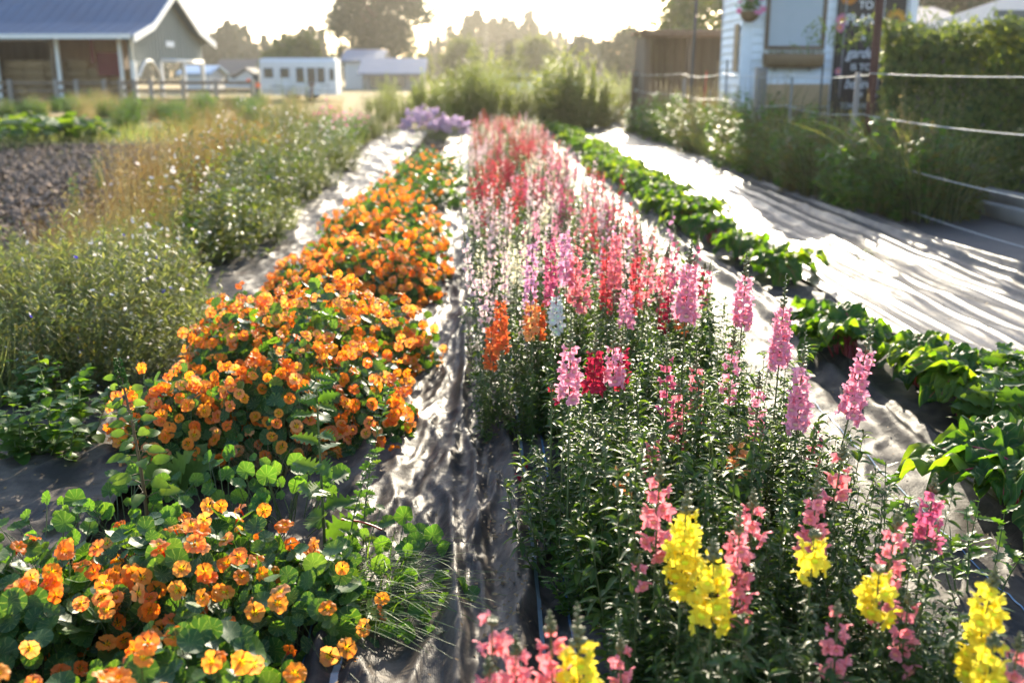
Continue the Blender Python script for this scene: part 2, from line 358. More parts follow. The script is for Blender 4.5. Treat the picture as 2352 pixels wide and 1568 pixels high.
def ground():
    a = Acc(); N = 90
    g = np.linspace(-1, 1, N); s = np.sign(g) * (np.abs(g) ** 4) * 650 + g * 30
    X, Y = np.meshgrid(s, s + 20, indexing='ij')
    Z = np.where((np.abs(X) < 30) & (Y < 60), -.02 * fbm(X * 2, Y * 2, 5), 0) - .03
    V = np.stack([X, Y, Z], -1).reshape(-1, 3); T = []
    for i in range(N - 1):
        for j in range(N - 1):
            p = i * N + j; T += [(p, p + N, p + N + 1), (p, p + N + 1, p + 1)]
    a.add(V, np.array(T)); o = a.build('ground', ground_mat()); tag(o, kind='structure')
ground()

def fabric_mat(name, base, rough, weave=True, dust=.5, bump=.5, sp=.8, lng=0.0):
    m, n, out = newmat(name); co = objco(n)
    c = mixc(n, mth(n, 'MULTIPLY', ramp(n, noise(n, 5, 6, co, .65), [(.42, (0, 0, 0)), (.66, (1, 1, 1))]), dust), base, (.2, .155, .115))
    b = nd(n, 'ShaderNodeBsdfPrincipled'); n.links.new(c, b.inputs['Base Color'])
    b.inputs['Specular IOR Level'].default_value = sp
    n.links.new(ramp(n, noise(n, 9, 4, co), [(.3, (rough - .07,) * 3), (.7, (rough + .12,) * 3)]), b.inputs['Roughness'])
    h = mth(n, 'MULTIPLY', noise(n, 24, 5, co, .6, .6), 1.0)
    if lng:
        mp = nd(n, 'ShaderNodeMapping'); n.links.new(co, mp.inputs[0]); mp.inputs['Scale'].default_value = (1, .04, 1)
        h = mth(n, 'ADD', h, mth(n, 'MULTIPLY', noise(n, 26, 4, mp.outputs[0], .6), lng))
    if weave:
        for ax, sc_ in (('X', 420), ('Y', 420)):
            wv = nd(n, 'ShaderNodeTexWave', wave_type='BANDS', bands_direction=ax); wv.inputs['Scale'].default_value = sc_ / 20 * 3.2
            wv.inputs['Distortion'].default_value = .6; n.links.new(co, wv.inputs['Vector'])
            h = mth(n, 'ADD', h, mth(n, 'MULTIPLY', wv.outputs['Fac'], .06))
    bp = nd(n, 'ShaderNodeBump'); bp.inputs['Strength'].default_value = bump; bp.inputs['Distance'].default_value = .012
    n.links.new(h, bp.inputs['Height']); n.links.new(bp.outputs[0], b.inputs['Normal'])
    n.links.new(b.outputs[0], out.inputs[0]); return m
def ridged(x, y, seed, p=2.2): return (1 - np.abs(2 * fbm(x, y, seed, 2) / .75 - 1)).clip(0, 1) ** p
def ygrid(y0, y1, d0, g):
    ys = [y0]
    while ys[-1] < y1: ys.append(ys[-1] + max(d0, g * ys[-1]))
    ys[-1] = y1; return np.array(ys)
def sheet_geo(xl, xr, zf, y0, y1, d0=.012, g=.006, nx=70):
    ys = ygrid(y0, y1, d0, g); s = np.linspace(0, 1, nx)
    Y = np.repeat(ys[:, None], nx, 1); L = xl(ys)[:, None]; R = xr(ys)[:, None]; X = L + (R - L) * s[None]
    Z = zf(X, Y); ny = len(ys); i, j = np.meshgrid(np.arange(ny - 1), np.arange(nx - 1), indexing='ij'); p = (i * nx + j).ravel()
    T = np.concatenate([np.stack([p, p + 1, p + nx + 1], -1), np.stack([p, p + nx + 1, p + nx], -1)])
    return np.stack([X, Y, Z], -1).reshape(-1, 3), T
def strip_on(zf, xf, wd, y0, y1, lift=.003, d0=.012, g=.005):
    ys = ygrid(y0, y1, d0, g); x = xf(ys); V = []
    for k in (-.5, .5): V.append(np.stack([x + k * wd, ys, zf(x + k * wd, ys) + lift], -1))
    n = len(ys); V = np.stack(V, 1).reshape(-1, 3); p = np.arange(n - 1) * 2
    return V, np.concatenate([np.stack([p, p + 1, p + 3], -1), np.stack([p, p + 3, p + 2], -1)])
def mean(y, seed, amp, sc_=.5): return (vnoise(y * sc_, y * 0 + seed, seed) - .5) * 2 * amp
def z_path(x, y):
    # loose woven fabric: long meandering folds, slanting creases, fine crumples
    z = .02 + 0 * x
    for xo, amp, wd, sd in ((-.30, .018, .04, 1), (-.13, .05, .032, 2), (-.02, .034, .022, 3), (.09, .055, .04, 4), (.17, .02, .02, 6), (-.40, .03, .05, 5)):
        xc = xo + mean(y, sd, .07, .55) + mean(y, sd + 40, .03, 1.7)
        am = amp * (.3 + 1.1 * vnoise(y * .8, y * 0, sd + 9)); dx = (x - xc) / wd
        z = z + am * np.exp(-np.abs(dx) ** 1.5)
    wx = .12 * fbm(x * 3, y * 2, 77); z = z + .022 * ridged((x + wx) * 2.3 + y * .5, y * .6 - x * .6, 21, 4) + .024 * ridged((x + wx) * 5 - y * 1.3, y * 1.0 + x * 2.2, 27, 6) + .02 * ridged((x + wx) * 7 - y * .7, y * .9 + x * 1.2, 26, 6) + .016 * ridged((x + wx) * 6 + y * 2.4, y * 2.2 - x * 4, 28, 4)
    z = z + .009 * ridged((x + wx) * 13 + y * 2, y * 6 - x * 3, 31, 3) + .005 * ridged(x * 26 - y * 5, y * 14, 33, 2) + .004 * fbm(x * 40, y * 30, 35)
    return z
def z_left(x, y):
    return .015 + .04 * ridged(x * 2.4 + y * .6, y * 1.3, 51) + .03 * ridged(x * 5 - y * 2, y * 3.2 + x, 52, 1.6) + .012 * ridged(x * 12, y * 10, 53, 1.5) + .004 * fbm(x * 35, y * 30, 54)
def z_mid(x, y):
    z = .015 + .03 * ridged(x * 2.5 + y, y * 1.1 - x, 61) + .02 * ridged(x * 6 - y * 3, y * 4 + 2 * x, 62) + .006 * fbm(x * 26, y * 18, 63)
    xc = 1.78 + mean(y, 64, .05, .6); return z + .06 * np.exp(-((x - xc) / .045) ** 2) + .03 * np.exp(-((x - xc - .12) / .03) ** 2)
def z_right(x, y):
    z = .02 + .03 * np.exp(-((x - 2.46 - mean(y, 70, .03)) / .035) ** 2)
    for xo, amp, wd, sd in ((2.7, .022, .02, 71), (2.95, .02, .014, 72), (3.15, .03, .03, 73), (3.42, .02, .015, 74), (3.62, .035, .035, 75), (3.85, .05, .03, 76), (4.05, .06, .05, 77)):
        z = z + 1.1 * amp * (.4 + vnoise(y * .3, 0 * y, sd)) * np.exp(-np.abs((x - xo - mean(y, sd, .05, .25)) / wd) ** 1.6)
    return z + .05 * fbm(x * 1.5, y * .7, 80) + .02 * ridged(x * 3 + y * .8, y * .9 - x, 83, 4) + .012 * ridged(x * 9, y * .5, 81, 1.5) + .005 * ridged(x * 20, y * 1.4, 82, 1.3)
FAB = fabric_mat('woven_fabric', (.04, .034, .029), .48, dust=.6, bump=.3, sp=.09)
FABR = fabric_mat('plastic_mulch', (.055, .052, .051), .33, dust=.35, bump=.1, lng=2.4, sp=.07)
FABD = fabric_mat('dark_woven_fabric', (.024, .022, .022), .5, dust=.3, bump=.4, sp=.06)
STR = solid('pale_blue_tracer', [(.16, .22, .25), (.24, .3, .33)], .5, .5, 60)
BLU = solid('blue_tracer', [(.05, .13, .24), (.08, .18, .3)], .5, .5, 60)
def sheet(name, label, xl, xr, zf, y0, y1, mat, stripes=(), **k):
    a = Acc(); a.add(*sheet_geo(xl, xr, zf, y0, y1, **k)); o = a.build(name, mat); tag(o, label, 'ground sheet')
    for xf, wd, ya, yb, mt in stripes:
        s = Acc(); s.add(*strip_on(zf, xf, wd, ya, yb)); s.build('stripe', mt, o)
    return o
cst = lambda v: (lambda y: v + 0 * y)
sheet('landscape_fabric', 'wrinkled dark woven fabric covering the path between orange nasturtiums and snapdragons',
      lambda y: -.72 + mean(y, 3, .05), lambda y: .52 - .018 * (y - 3).clip(0, 14), z_path, 1.2, 27, FAB,
      [(lambda y: .165 + mean(y, 90, .015, .5), .012, 1.5, 5.2, STR), (lambda y: .25 + mean(y, 91, .012, .5), .007, 1.5, 6, BLU),
       (lambda y: -.44 + mean(y, 92, .015, .5), .007, 1.4, 2.4, BLU), (lambda y: -.36 + mean(y, 93, .015, .5), .018, 1.4, 2.6, STR)], nx=120)
sheet('landscape_fabric', 'crumpled pale fabric strip between the wild weeds and the nasturtium bed',
      lambda y: -2.25 + mean(y, 6, .12), lambda y: -1.25 + mean(y, 7, .04), z_left, 2.2, 27, FAB, nx=80, d0=.015, g=.007)
sheet('landscape_fabric', 'dark puckered fabric under the chard row beside the snapdragons',
      cst(1.18), lambda y: 2.44 + mean(y, 8, .015), z_mid, 1.6, 29, FABD,
      [(lambda y: 1.5 + mean(y, 94, .02, .5), .006, 1.9, 5, BLU)], nx=90, d0=.016, g=.007)
sheet('plastic_mulch_sheet', 'wide glossy sheet stretched with long folds between chard row and wire fence',
      lambda y: 2.38 + mean(y, 9, .02), lambda y: 4.2 + mean(y, 10, .08), z_right, 3, 36, FABR, nx=150, d0=.04, g=.008)
# ------------------------------------------------------------------ leaf / flower templates
def lance(Wd=.2, fold=.25, droop=.2, nu=5, p=.85):
    pr = lambda u: np.sin(np.pi * np.clip(u, 0, 1) ** p) ** .9
    return patch(nu, 3, lambda u, v: (v * Wd * pr(u) + 0 * u, u - .1 * droop * u * u, fold * np.abs(v) * Wd * pr(u) - droop * u * u))
LANCE = lance(); LANCE_C = lance(.17, .5, .5, 5); OVATE = lance(.36, .2, .3, 5, .7); DIAM = lance(.22, .3, .1, 3); NARROW = lance(.09, .2, .25, 4); OVS = lance(.34, .2, .15, 3, .75)
def toothed(nu=25, Wd=.3, teeth=5, droop=.35):
    def f(u, v):
        w = Wd * np.sin(np.pi * u ** .75) ** .8 * (1 + .38 * np.sin(u * teeth * 2 * np.pi) * (np.abs(v) > .9)); return (v * w, u - .05 * u * u, .25 * np.abs(v) * w - droop * u * u + .02 * np.sin(9 * u))
    return patch(nu, 5, f)
TOOTH = toothed(31, .24, 6); TOOTH2 = toothed(15, .2, 4, .2); AMAR = lance(.27, .2, .35, 6, .8)
NLEAF = [disc(2, 11, lambda r, t, k=k: (r * math.cos(t) * (1 + .05 * math.sin(3 * t + k)), r * math.sin(t) * (1 + .05 * math.sin(4 * t + 2 * k)) + .1 * r,
          .16 * r * r * (1 - .3 * k) + .1 * r * math.sin(2 * t + k) + .05 * r * r * math.sin(5 * t + k))) for k in range(3)]
def mallow_r(t): return (1 - .5 * math.exp(-((t - 1.5 * math.pi) / .16) ** 2)) * (1 + .06 * math.cos(5 * (t - math.pi / 2)) + .02 * math.cos(25 * t))
MLEAF = disc(3, 26, lambda r, t: (r * mallow_r(t) * math.cos(t), r * mallow_r(t) * math.sin(t) + .15 * r, .2 * r ** 1.5 + .07 * r * math.cos(13 * t) + .06 * r * math.sin(2 * t)))
def nast_flower(k):
    a = Acc()
    for i in range(5):
        an = ((52, 128, 205, 270, 335)[i] + random.uniform(-7, 7)) * math.pi / 180; rf = random.uniform(-.3, .25); sc_ = random.uniform(.9, 1.08)
        def f(u, v):
            ro = (.1 + .92 * u * (1 - .13 * v * v) + .04 * np.cos(6 * v + i)) * sc_; la = v * (.07 + .52 * np.clip((u - .16) / .5, 0, 1) ** 1.2 * np.sqrt(np.clip(1.06 - ((u - .68) / .36).clip(0, 1) ** 2 * .45, 0, 1)))
            z = -.34 * (1 - u) ** 2.2 + (rf - .1) * u * u + .11 * np.sin(4.2 * v + i * 1.7 + k) * u * u + .012 * i
            return (ro * math.cos(an) - la * math.sin(an), ro * math.sin(an) + la * math.cos(an), z)
        a.add(*patch(6, 6, f)[:3])
    tubes(a, [(0, 0, -.42)], [(0, -.02, -.8)], [(0, -.3, -1.35)], .2, .03, 4, 6, 0, .5); a.U[-1][:] = (.36, 0)
    tubes(a, [(0, -.05, -.4)] * 3, [(0, 0, -.2)] * 3, [(.09, .02, .02), (-.08, 0, .04), (0, -.1, .02)], .03, .02, 3, 3, 0, .5); a.U[-1][:] = (.12, 0)
    a.R = [np.zeros_like(r) for r in a.R]
    return a
_nf = [nast_flower(k) for k in range(5)]; NFT = [a.tmpl() for a in _nf]
NF = [_nf[k].mesh('nasturtium_flower', M['nast']) for k in range(5)]
BUDT = disc(3, 6, lambda r, t: (.32 * math.sin(math.pi * min(r, .999)) * math.cos(t), r, .32 * math.sin(math.pi * min(r, .999)) * math.sin(t)))
BUDT = (BUDT[0], BUDT[1], BUDT[2] * 0 + .6, BUDT[3])
def rvec(n): return nrm(RG.normal(size=(n, 3)))
SUNV = np.array(sd)
def perp_frames(fc, s):
    y = rvec(len(fc)) * .7 + np.array([0, 0, 1.]); y = nrm(y - fc * (y * fc).sum(1, keepdims=True)); return frames(y, fc, s)
# ------------------------------------------------------------------ nasturtiums
def nasturtium(x, y, rx, ry, h, nl, nf, label, size=.028, lsize=.03, cam_only=True):
    t = thing('nasturtium_plant', (x, y, 0), label, 'nasturtium', 'orange nasturtium plants in the left bed')
    lf, st = Acc(), Acc()
    th = U(0, 2 * math.pi, nl); cz = U(-.12, 1, nl); sr = np.sqrt(1 - np.clip(cz, 0, 1) ** 2)
    S = np.stack([sr * np.cos(th), sr * np.sin(th), cz], -1)
    lump = .78 + .45 * vnoise(S[:, 0] * 3.4 + x * 7, S[:, 1] * 3.4 + y * 5, 3)
    ro = U(.5, 1.04, nl) ** .7 * lump
    P = S * ro[:, None] * np.array([rx, ry, h]); P[:, 2] = np.maximum(P[:, 2], U(.015, .07, nl))
    Nn = nrm(nrm(S / np.array([rx, ry, h * 1.3])) * .55 + np.array([0, -.32, .5]) + rvec(nl) * .75)
    A = perp_frames(Nn, lsize * U(.5, 1.25, nl))
    for k in range(3): lf.inst(NLEAF[k], A[k::3], P[k::3])
    b = P * np.array([.75, .75, .3]) + RG.normal(size=P.shape) * .02; b[:, 2] = np.maximum(b[:, 2], .005); q = slice(0, nl, 2)
    tubes(st, b[q], (P[q] + b[q]) / 2 + RG.normal(size=P[q].shape) * .025 + (0, 0, .01), P[q], .0018, .0012, 4, 3)
    # flowers
    cz = U(.05, 1, nf) ** .75; th = np.where(RG.random(nf) < .7, U(math.pi, 2 * math.pi, nf), U(0, math.pi, nf)); sr = np.sqrt(1 - cz ** 2); S = np.stack([sr * np.cos(th), sr * np.sin(th), cz], -1)
    lump = .78 + .45 * vnoise(S[:, 0] * 3.4 + x * 7, S[:, 1] * 3.4 + y * 5, 3)
    F = S * lump[:, None] * np.array([rx, ry, h]) * U(1.0, 1.12, nf)[:, None] + np.array([0, 0, .015])
    fc = nrm(S * .6 + rvec(nf) * .62 + np.array([.05, -.42, .25])); AF = perp_frames(fc, size * U(.78, 1.12, nf)) * 1.0
    b = F * np.array([.8, .8, .5]) + RG.normal(size=F.shape) * .03; b[:, 2] = np.maximum(b[:, 2], .005)
    tubes(st, b, (b + F) / 2 + RG.normal(size=F.shape) * .03, F - fc * size * .8, .0016, .0012, 5, 3)
    lf.build('foliage', M['nleaf'], t); st.build('stems', M['stem'], t)
    for i in range(nf):
        m = Matrix.Identity(4)
        for r_ in range(3):
            for c_ in range(3): m[r_][c_] = AF[i, r_, c_]
        m.translation = Vector(F[i]); link('flower', random.choice(NF), t, mat=m)
    if 3.5 < y < 9.5:       # the flowers beyond the hundred that show largest
        ne = 70; th = np.where(RG.random(ne) < .8, U(math.pi, 2 * math.pi, ne), U(0, math.pi, ne)); cz = U(.15, 1, ne); sr = np.sqrt(1 - cz ** 2); S = np.stack([sr * np.cos(th), sr * np.sin(th), cz], -1); lump = .78 + .45 * vnoise(S[:, 0] * 3.4 + x * 7, S[:, 1] * 3.4 + y * 5, 3)
        E = S * lump[:, None] * np.array([rx, ry, h]) * U(.98, 1.08, ne)[:, None] + np.array([0, 0, .012]); ea = Acc()
        for k in range(5): ea.inst(NFT[k], perp_frames(nrm(S[k::5] * .6 + rvec(len(S[k::5])) * .7 + np.array([.05, -.35, .25])), size * U(.7, 1.05, len(S[k::5]))), E[k::5])
        ea.build('flowers', M['nast'], t)['kind'] = 'stuff'
    return t
NL = [(-1.04, 1.70, .36, .32, .33, 900, 100, 'nasturtium with large round leaves and orange flowers in the lower left corner'),
      (-.68, 1.96, .31, .30, .28, 900, 62, 'orange nasturtium whose dark round leaves spill onto the path fabric in the near corner'),
      (-1.16, 2.3, .32, .3, .3, 900, 95, 'peach flowered nasturtium at the near outer edge of the bed'),
      (-.82, 2.5, .36, .3, .3, 1000, 100, 'sunlit nasturtium with yellow green leaves beside the tall amaranth weed'),
      (-.52, 2.42, .25, .26, .24, 620, 20, 'thinly flowering nasturtium at the path side next to the toothed tall weed'),
      (-1.16, 3.95, .28, .3, .34, 800, 80, 'dense orange nasturtium mound behind the dark gap, on the weed side'),
      (-.84, 3.98, .3, .3, .46, 800, 95, 'dense orange nasturtium mound behind the dark gap, between the two outer mounds there'),
      (-.52, 4.15, .26, .32, .34, 700, 75, 'dense orange nasturtium mound behind the dark gap, on the path side'),
      (-1.06, 4.6, .32, .34, .45, 800, 100, 'tall rounded orange nasturtium mound in the middle of the bed, weed side'),
      (-.74, 4.6, .36, .38, .52, 800, 100, 'tallest rounded orange nasturtium mound in the middle of the bed'),
      (-.5, 5.0, .27, .34, .4, 700, 80, 'orange nasturtium mound leaning over the bright fabric path'),
      (-1.2, 5.1, .27, .3, .36, 600, 60, 'orange nasturtium spreading over the pale fabric on the weed side'),
      (-.86, 5.2, .34, .34, .4, 700, 80, 'orange nasturtium mound just behind the tallest one'),
      (-1.1, 6.3, .3, .33, .36, 700, 90, 'third row nasturtium mound thick with orange flowers, weed side'),
      (-.78, 6.35, .34, .36, .5, 700, 100, 'third row nasturtium mound thick with orange flowers, centre of the bed'),
      (-.5, 6.45, .26, .34, .36, 700, 90, 'third row nasturtium mound thick with orange flowers, path side'),
      (-.95, 6.95, .34, .36, .42, 700, 90, 'orange nasturtium mound just beyond the third row, weed side'),
      (-.55, 7.1, .34, .38, .44, 700, 85, 'orange nasturtium mound just beyond the third row, path side'),
      (-1.06, 8.4, .32, .38, .38, 600, 70, 'orange nasturtium mound in the fourth row, weed side'),
      (-.62, 8.4, .36, .4, .46, 600, 70, 'orange nasturtium mound in the fourth row, path side'),
      (-.84, 9.2, .42, .42, .45, 600, 70, 'leafy nasturtium mound with scattered orange flowers past the fourth row'),
      (-.95, 10.6, .4, .46, .42, 600, 36, 'green nasturtium mound with few orange flowers towards the far end'),
      (-.52, 11.2, .38, .46, .44, 600, 30, 'green far nasturtium mound beside the blazing white path'),
      (-.82, 12.6, .42, .55, .46, 600, 40, 'far nasturtium mound with deep orange flowers on its shaded side'),
      (-.5, 13.8, .4, .55, .46, 500, 22, 'far mostly green nasturtium before the end of its bed'),
      (-.78, 15.2, .4, .55, .44, 500, 14, 'farthest nasturtium, a green mound close to the mauve asters')]
for q in NL: nasturtium(q[0], q[1] - (.14 if 3.5 < q[1] < 5.5 else 0), *q[2:], size=.0235 if q[1] < 3.5 else .0238, lsize=.027)
# ------------------------------------------------------------------ snapdragons
def lobe(base, d, L, wd, curl, nu=4, nv=5, ph=0.0):
    d = np.array(d, float); d /= np.linalg.norm(d); side = np.cross(d, (0, 1, 0)); side = side / np.linalg.norm(side); curl = np.array(curl, float); base = np.array(base, float)
    def f(u, v):
        pr = wd * (.45 + .55 * np.sin(np.pi * np.clip(.18 + .62 * u, 0, 1))) * (1 - .25 * (u > .95)); rf = .09 * np.sin(5 * v + 3 * u + ph) * u
        p = [base[k] + d[k] * L * u * (1 - .18 * v * v * u) + curl[k] * u * u + side[k] * v * pr + (rf * u if k == 1 else 0) for k in range(3)]; return tuple(p)
    v, t, u, m = patch(nu, nv, f); return v, t, np.stack([.35 + .65 * u[:, 0], u[:, 1]], -1)
def floret(hi=True, ph=0.0):
    a = Acc(); n = (6, 7) if hi else (3, 3)
    tubes(a, [(0, 0, 0)], [(0, .3, .03)], [(0, .62, 0)], .12, .22, 3, 7 if hi else 4, 0, .0); a.U[-1][:, 0] = .5
    for sx in (-1, 1): a.add(*lobe((.1 * sx, .5, .12), (.45 * sx, .1, .75), .62, .36, (.12 * sx, .34, -.14), *n, ph + sx), r=.0)
    a.add(*lobe((0, .6, -.12), (0, .45, -.8), .44, .28, (0, -.1, -.08), *n, ph), r=.0)
    for sx in (-1, 1): a.add(*lobe((.14 * sx, .58, -.08), (.8 * sx, .38, -.55), .5, .32, (.05 * sx, -.14, -.16), *n, ph + 2 * sx), r=.0)
    if hi:
        pv = disc(3, 8, lambda r, t: (.3 * math.sin(r * 1.57) * math.cos(t), .58 + .24 * math.cos(r * 1.57), -.06 + .2 * math.sin(r * 1.57) * math.sin(t)))
        a.add(pv[0], pv[1], np.stack([.05 + .3 * pv[2][:, 0], pv[2][:, 1]], -1), r=.0)
    cv = disc(2, 5, lambda r, t: (.17 * r * math.cos(t), -.05 + .18 * r, .17 * r * math.sin(t))); a.add(cv[0], cv[1], cv[2], m=1, r=.5)
    return a
FLO_HI = [floret(True, k * 1.3) for k in range(3)]; FLO_LO = [floret(False, k).tmpl() for k in range(2)]
FM = {k: [] for k in SN}
def fmesh(col):
    if not FM[col]: FM[col] = [a.mesh('floret', [M['s_' + col], M['stem']]) for a in FLO_HI]
    return random.choice(FM[col])
def spike_curve(h, lx, ly, bend):
    P0 = np.array([0, 0, 0.]); P2 = np.array([lx, ly, h]); P1 = P2 * .5 + np.array([bend[0], bend[1], .08 * h]); return P0, P1, P2
def qb(c, t): t = np.asarray(t)[:, None]; return (1 - t) ** 2 * c[0] + 2 * t * (1 - t) * c[1] + t * t * c[2]
def qt(c, t): t = np.asarray(t)[:, None]; return nrm(2 * (1 - t) * (c[1] - c[0]) + 2 * t * (c[2] - c[1]))
def spike_parts(h, lx, ly, t0, t1, nf, size, nbud=16, npod=8, nleaf=18):
    """stem accumulator plus the transforms of its florets"""
    c = spike_curve(h, lx, ly, U(-.03, .03, 2) * h); a = Acc()
    tubes(a, [c[0]], [c[1]], [c[2]], .0042, .0016, 9, 5, 0, .5)
    def radial(t, n, tilt):
        T = qt(c, t); g = np.arange(n) * 2.4 + random.uniform(0, 6); ref = nrm(np.cross(T, (.3, .95, .1))); bi = np.cross(T, ref)
        o = ref * np.cos(g)[:, None] + bi * np.sin(g)[:, None]; return T, nrm(o + T * tilt)
    t = np.linspace(t0, t1, nf) + U(-.006, .006, nf); T, o = radial(t, nf, -.05); k = np.linspace(1.05, .6, nf) * U(.85, 1.12, nf)
    A = frames(nrm(o + RG.normal(size=o.shape) * .16), T, size * k); P = qb(c, t) + o * .006
    tb = np.linspace(t1 + .004, .995, nbud); T, ob = radial(tb, nbud, .9); a.inst(BUDT, frames(ob, T, size * np.linspace(.62, .16, nbud)), qb(c, tb), m=1)
    if npod:
        tp = U(max(.35, t0 - .22), t0, npod); T, op = radial(tp, npod, .6); a.inst(BUDT, frames(op, T, size * U(.3, .42, npod)), qb(c, tp) + op * .008, m=1)
        tubes(a, qb(c, tp), qb(c, tp) + op * .012, qb(c, tp) + op * .02 + T * .004, .001, .0008, 3, 3, 0)
    if nleaf:
        tl = U(.06, t0 - .04, nleaf); T, ol = radial(tl, nleaf, .5); a.inst(LANCE_C, frames(ol, T, U(.025, .05, nleaf) * (1.15 - .6 * tl)), qb(c, tl), m=2)
    return a, A, P
SM = lambda: [M['stem'], M['bud'], M['sleaf']]
def leafy(h, ns, spread, nlf, ll=.042, tm=LANCE_C, k=5):
    """a bush of upright leafy stems"""
    a = Acc(); an = U(0, 6.28, ns); rr = spread * np.sqrt(U(0, 1, ns)); hh = h * U(.65, 1.1, ns)
    P0 = np.stack([rr * .45 * np.cos(an), rr * .45 * np.sin(an), 0 * an], -1); P2 = np.stack([rr * np.cos(an), rr * np.sin(an), hh], -1) + RG.normal(size=(ns, 3)) * .015
    P1 = (P0 + P2) / 2 + np.stack([.12 * rr * np.cos(an), .12 * rr * np.sin(an), -.02 * hh], -1)
    tubes(a, P0, P1, P2, .0028, .0012, 5, 3, 0)
    t = U(.08, 1, (ns, nlf)) ** .8; T_ = t[..., None]
    C = (1 - T_) ** 2 * P0[:, None] + 2 * T_ * (1 - T_) * P1[:, None] + T_ ** 2 * P2[:, None]; C = C.reshape(-1, 3); n = len(C)
    g = U(0, 6.28, n); ax = nrm(np.stack([np.cos(g), np.sin(g), U(-.15, 1.0, n)], -1)); up = nrm(np.array([0, 0, 1.]) + rvec(n) * .45)
    a.inst(tm, frames(ax, up, ll * U(.55, 1.2, n) * (1.15 - .45 * t.ravel())), C, m=2)
    return a
FOL = [leafy(.46, 13, .17, 58, .047).mesh('snapdragon_foliage', SM()) for _ in range(5)]
FOLF = [leafy(.5, 9, .19, 30, .055, DIAM).mesh('snapdragon_foliage_far', SM()) for _ in range(4)]
def snap(x, y, spikes, label, group=None, fs=1.0, fol=True):
    """spikes: (dx, dy, h, leanx, leany, t0, t1, n, size, colour)"""
    t = thing('snapdragon_plant', (x, y, 0), label, 'snapdragon', group)
    if fol:
        f = link('foliage', random.choice(FOL), t); f.rotation_euler.z = random.uniform(0, 6.28); f.scale = (fs, fs, fs * random.uniform(.9, 1.1))
    for (dx, dy, h, lx, ly, t0, t1, nf, size, col) in spikes:
        a, A, P = spike_parts(h, lx, ly, t0, t1, nf, size)
        s = a.build('flower_spike', SM(), t, (dx, dy, 0))
        for i in range(nf):
            m = Matrix.Identity(4)
            for r_ in range(3):
                for c_ in range(3): m[r_][c_] = A[i, r_, c_]
            m.translation = Vector(P[i]); link('floret', fmesh(col), s, mat=m)
    return t
def tip(px, py, h, lx=0, ly=0):
    p = G(px, py, h); return p.x - lx, p.y - ly
